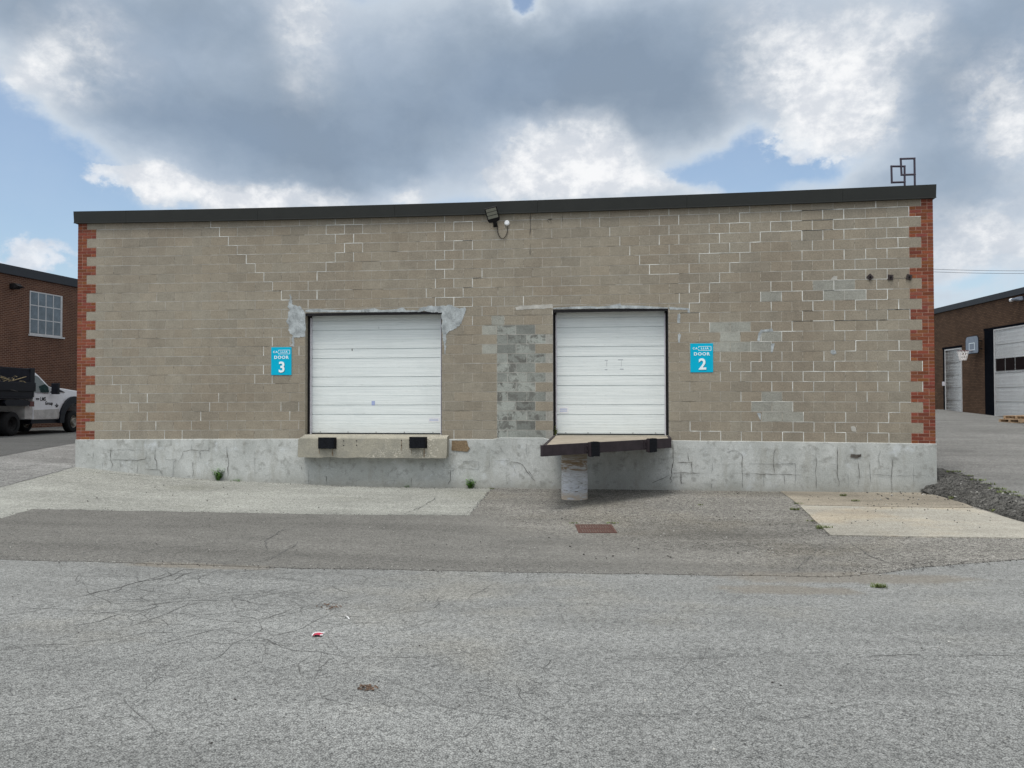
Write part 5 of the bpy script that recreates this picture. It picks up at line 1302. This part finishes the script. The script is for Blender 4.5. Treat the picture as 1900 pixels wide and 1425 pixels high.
for _ in range(420):
    x, y, z = rnd.uniform(-2.1, .7), rnd.uniform(.0, 1.9), rnd.uniform(1.5, 2.02); z -= abs(x+.7)*.03
    a = rnd.uniform(0, 6.28); e = rnd.uniform(-.5, .5); L = rnd.uniform(.1, .4); d = Vector((math.cos(a)*math.cos(e), math.sin(a)*math.cos(e), math.sin(e)))*L
    mb.tube([(x, y, z), (x+d.x*.6, y+d.y*.6, z+d.z*.6+.03), (x+d.x, y+d.y, z+d.z)], [.014, .010, .004], 4, m=0 if rnd.random() < .6 else 1)
mb.tube([(-.1, -.02, 1.84), (.62, -.02, 2.0)], .018, 5, m=0)
o = mb.build('brush_load', ['brush_dead', 'stone_dark']); o.location = TR.location; o.rotation_euler = TR.rotation_euler
tag(o, 'heap of dry branches and yard waste lying in the black truck bed', 'yard waste', kind='stuff')

# ------------------------------------------------------------------ drain grate
dg_ = [G(x, y) for x, y in ((1070, 975), (1138, 975), (1143, 990), (1069, 990))]
cx_ = sum(p[0] for p in dg_)/4; cy_ = sum(p[1] for p in dg_)/4; wx = (dg_[1][0]-dg_[0][0]); wy = dg_[0][1]-dg_[3][1]
zg = H(cx_, cy_)+.016
dr = empty('drain_grate', (cx_, cy_, zg), YAW*.9, 'rusty square drain grate sunk in the asphalt in front of the platform', 'drain grate')
wx = abs(wx); wy = abs(wy)
mb = MB(); t = .035
mb.box((-wx/2, -wy/2, -.02), (wx/2, -wy/2+t, .002)); mb.box((-wx/2, wy/2-t, -.02), (wx/2, wy/2, .002)); mb.box((-wx/2, -wy/2+t, -.02), (-wx/2+t, wy/2-t, .002)); mb.box((wx/2-t, -wy/2+t, -.02), (wx/2, wy/2-t, .002)); mb.build('grate_frame', 'rusty_grate', dr)
mb = MB(); n_ = 13
for i in range(n_):
    x = -wx/2+t+(wx-2*t)*(i+.5)/n_; mb.box((x-.013, -wy/2+t, -.015), (x+.013, wy/2-t, .0))
mb.box((-wx/2+t, -.02, -.013), (wx/2-t, .02, .001)); mb.box((-wx/2+t, -wy/2+t, -.022), (wx/2-t, wy/2-t, -.0135)); mb.build('grate_bars', 'rusty_grate', dr)

# ------------------------------------------------------------------ weeds and litter
def weed(x, y, z, h, spread, n, seed, name, label, mat='leaf', blade=False, group='weeds along the foot of the wall', flat=.5, along=0):
    r_ = random.Random(seed); mb = MB()
    for i in range(n):
        a = r_.uniform(0, 6.28); ln = h*r_.uniform(.45, 1.0); out = spread*r_.uniform(.3, 1)*(flat if r_.random() < .5 else 1)
        bx, by = r_.uniform(-.25, .25)*spread+along*r_.uniform(-1, 1), r_.uniform(-.2, .2)*spread
        tip = Vector((bx+math.cos(a)*out, by+math.sin(a)*out, ln)); basep = Vector((bx, by, 0)); sidev = Vector((-math.sin(a), math.cos(a), 0))
        if blade:
            w_ = r_.uniform(.003, .006); mid = basep.lerp(tip, .5)+Vector((0, 0, ln*.2))
            mb.shell([basep-sidev*w_, basep+sidev*w_, mid+sidev*w_, mid-sidev*w_, tip], [(0, 1, 2, 3), (3, 2, 4)])
        else:
            mid = basep.lerp(tip, .6)+Vector((0, 0, ln*.1))
            mb.shell([basep-sidev*.0025, basep+sidev*.0025, mid+sidev*.002, mid-sidev*.002], [(0, 1, 2, 3)])
            for k in range(4):
                t = .35+.2*k; c = basep.lerp(tip, t)+Vector((r_.uniform(-1, 1), r_.uniform(-1, 1), r_.uniform(-.5, 1)))*.02
                lw = min(h, .2)*r_.uniform(.16, .30); d = Vector((math.cos(a+r_.uniform(-1.2, 1.2)), math.sin(a+r_.uniform(-1.2, 1.2)), r_.uniform(-.2, .6))).normalized(); s = d.cross(Vector((0, 0, 1))).normalized()
                mb.shell([c-d*lw*.5, c+s*lw*.32, c+d*lw*.7, c-s*lw*.32], [(0, 1, 2, 3)])
    o = mb.build(name, mat, fix=False); o.location = (x, y, z); return tag(o, label, 'weed', group)
def wl_(px): return W(px, 880, -.05)[0]
for px, py, h, sp, n, lab, al in ((405, 893, .27, .15, 60, 'leafy green weed growing at the wall foot, left of the dock ledge', 0), (437, 895, .06, .08, 30, 'low flat weed spreading right of the leafy weed by the left wall', .12),
                              (756, 903, .07, .07, 16, 'tiny weed at the wall foot below the dock ledge', .05), (873, 904, .19, .15, 50, 'small bushy weed at the wall foot right of the dock ledge', .02)):
    u, y = G(px, py); y = min(y, -.05) if y > -.3 else y; u = W(px, py-5, -.06)[0]
    weed(u, -.07, H(u, -.07)+.004, h, sp, n, px, 'weed', lab, along=al)
u, z = W(1032, 806, .1); weed(u-.01, .02, D2[2], .20, .05, 14, 77, 'weed', 'yellow green sprig growing at the left foot of the narrower door', 'leaf_pale', group='weeds along the foot of the wall')
for i, (px, py, h, sp, n, lab, al, mt) in enumerate(((1475, 947, .05, .10, 50, 'grass tuft at the corner of the slab joint', .08, 'grass_dry'), (1528, 982, .06, .10, 70, 'grass tuft at the front left edge of the concrete slab', .10, 'grass_dry'), (1510, 968, .03, .06, 30, 'short grass along the left slab edge', .10, 'grass_dry'),
        (1564, 922, .05, .07, 40, 'grass tuft in the upper concrete slab', .05, 'grass_dry'), (1586, 932, .04, .07, 40, 'grass tuft in the slab just right of another tuft', .07, 'grass_dry'), (1482, 936, .04, .06, 30, 'grass tuft on the slab joint at its left end', .08, 'grass_dry'),
        (1632, 1090, .045, .11, 80, 'lone grass tuft in the open asphalt in front of the slab', .06, 'grass_dry'), (1135, 972, .03, .08, 40, 'sparse grass at the right back corner of the drain grate', .09, 'grass_dry'), (1065, 972, .03, .06, 26, 'sparse grass at the left back corner of the drain grate', .06, 'grass_dry'),
        (912, 908, .04, .08, 30, 'thin grass at the top of the pavement joint', .05, 'grass_dry'), (1300, 938, .03, .05, 18, 'faint grass speck in the asphalt left of the slab', .03, 'grass_dry'), (1768, 928, .06, .09, 50, 'yellowish grass tuft at the foot of the gravel bank', .07, 'leaf_pale'),
        (1848, 951, .05, .09, 50, 'grass tuft near the middle of the gravel bank foot', .07, 'leaf_pale'))):
    u, y = G(px, py); weed(u, y, H(u, y)+(.018 if i in (3, 4, 11, 12) else .004 if i != 6 else -.004), h, sp, n, px+i, 'grass_tuft', lab, mt, True, 'grass tufts in the pavement', along=al)
for i, (px, py) in enumerate(((1790, 884), (1812, 892), (1830, 899), (1850, 908), (1870, 914), (1770, 876), (1890, 922))):
    u, y = G(px, py, H2); weed(u, y, H2(u, y)-.01, .06, .12, 60, px, 'grass_tuft', ['grass tuft at the top of the bank by the wall corner', 'grass tuft second along the bank crest from the wall', 'grass tuft third along the bank crest from the wall', 'grass tuft fourth along the bank crest from the wall', 'grass tuft fifth along the bank crest from the wall', 'tuft nearest the building at the top of the gravel bank', 'grass tuft on the bank crest at the right edge'][i], 'grass_dry', True, 'grass along the edge of the drive', along=.16)
# litter
def flat_piece(name, px, py, L, wd, rz, mat, label, cat, lift=.008, curl=.01):
    u, y = G(px, py); mb = MB(); n_ = 6
    vs = [(-L/2+L*i/n_, s*wd/2, curl*math.sin(i/n_*3.1)+.002*((i+s) % 2)) for i in range(n_+1) for s in (-1, 1)]
    mb.shell(vs, [(2*i, 2*i+2, 2*i+3, 2*i+1) for i in range(n_)])
    mb.shell([(a, b, c-.001) for a, b, c in vs], [(2*i+1, 2*i+3, 2*i+2, 2*i) for i in range(n_)])
    o = mb.build(name, mat, fix=False); o.location = (u, y, H(u, y)+lift); o.rotation_euler = (0, 0, rz); return tag(o, label, cat)
o = flat_piece('wrapper', 590, 1180, .06, .06, .1, 'paper_red', 'crumpled red and white wrapper on the foreground asphalt', 'litter')
mb = MB(); mb.box((-.03, .018, .006), (.042, .030, .012)); mb.box((-.038, -.030, .002), (-.030, .026, .008)); mb.box((.022, -.029, .004), (.042, -.020, .009)); q = mb.build('white_stripe', 'paper_white'); q.parent = o
flat_piece('drinking_straw', 644, 1148, .10, .008, 2.25, 'paper_white', 'thin white straw lying behind the red wrapper', 'litter')
flat_piece('paper_scrap', 1714, 918.5, .10, .03, .2, 'paper_white', 'white paper scrap at the wall foot by the gravel bank', 'litter')
def clump(px, py, r, n, seed, label):
    rr = random.Random(seed); u, y = G(px, py); mb = MB()
    for _ in range(n):
        a = rr.uniform(0, 6.28); d = r*rr.random()**.7; q = rr.uniform(.006, .014); M = Matrix.Rotation(rr.uniform(-1, 1), 3, (rr.random(), rr.random(), rr.random()+.1))
        c = Vector((d*math.cos(a)*1.3, d*math.sin(a), rr.uniform(0, .008))); mb.shell([c+M@Vector((q, 0, 0)), c+M@Vector((0, q*.6, .004)), c+M@Vector((-q, 0, 0)), c+M@Vector((0, -q*.6, 0))], [(0, 1, 2, 3)])
    o = mb.build('dead_leaves', 'leaf_brown', fix=False); o.location = (u, y, H(u, y)+.006); tag(o, label, 'leaf litter', kind='stuff')
clump(682, 1278, .045, 50, 3, 'small heap of brown dead leaves in the foreground')
clump(612, 1128, .10, 40, 4, 'scattered brown debris behind the red wrapper')
clump(1714, 914, .05, 40, 5, 'brown debris at the foot of the wall by the bank')
# loose stones: one scatter nobody could count
rr = random.Random(12); mb = MB()
def scatter(poly_px, n, lo=.004, hi=.013, off=.012, pale=.35):
    for _ in range(n):
        x = rr.uniform(min(p[0] for p in poly_px), max(p[0] for p in poly_px)); y = rr.uniform(min(p[1] for p in poly_px), max(p[1] for p in poly_px))
        u, v = G(x, y)
        if v > -.04: continue
        r = rr.uniform(lo, hi); z = H(u, v)+off
        mb.obox((u, v, z+r*.3), (r*rr.uniform(.7, 1.4), r, r*.6), Matrix.Rotation(rr.uniform(0, 3), 3, (rr.random()*.4, rr.random()*.4, 1)), 1 if rr.random() < pale else 0)
scatter([(150, 885), (900, 950)], 40, .003, .009); scatter([(930, 912), (1440, 1040)], 110, .003, .009, pale=.75); scatter([(1500, 920), (1840, 985)], 50, .003, .008, off=.026, pale=.1); scatter([(1600, 934), (1830, 952)], 60, .003, .009, off=.026, pale=.1)
scatter([(0, 1060), (1900, 1400)], 70, .002, .005, .002, .7); scatter([(1600, 915), (1800, 930)], 50, off=.024, pale=.2); scatter([(0, 960), (1000, 1050)], 40, .003, .007, pale=.7)
def seam_grit(px, n, spread, off=.008):
    line = resample(gp(px), .1)
    for _ in range(n):
        a = rr.choice(line); u, v = a[0]+rr.gauss(0, spread), a[1]+rr.gauss(0, spread)
        if v > -.04: continue
        r = rr.uniform(.002, .0058); mb.obox((u, v, H(u, v)+off+r*.2), (r*rr.uniform(.7, 1.5), r, r*.5), Matrix.Rotation(rr.uniform(0, 3), 3, (rr.random()*.4, rr.random()*.4, 1)), 1 if rr.random() < .3 else 0)
seam_grit(low[2:14], 420, .08); seam_grit(top_b[:6], 300, .06); seam_grit([(1452, 911), (1484, 940), (1541, 996), (1700, 999), (1898, 1002)], 420, .04)
seam_grit([(160, 876), (300, 886), (490, 897), (700, 905), (900, 907)], 500, .035); seam_grit([(930, 909), (1200, 910), (1440, 912)], 350, .04); seam_grit([(1560, 1068), (1640, 1058), (1720, 1048)], 120, .15)
o = mb.build('loose_gravel', ['stone_dark', 'stone_pale']); tag(o, 'loose small stones and grit scattered over the yard paving', 'gravel', kind='stuff')
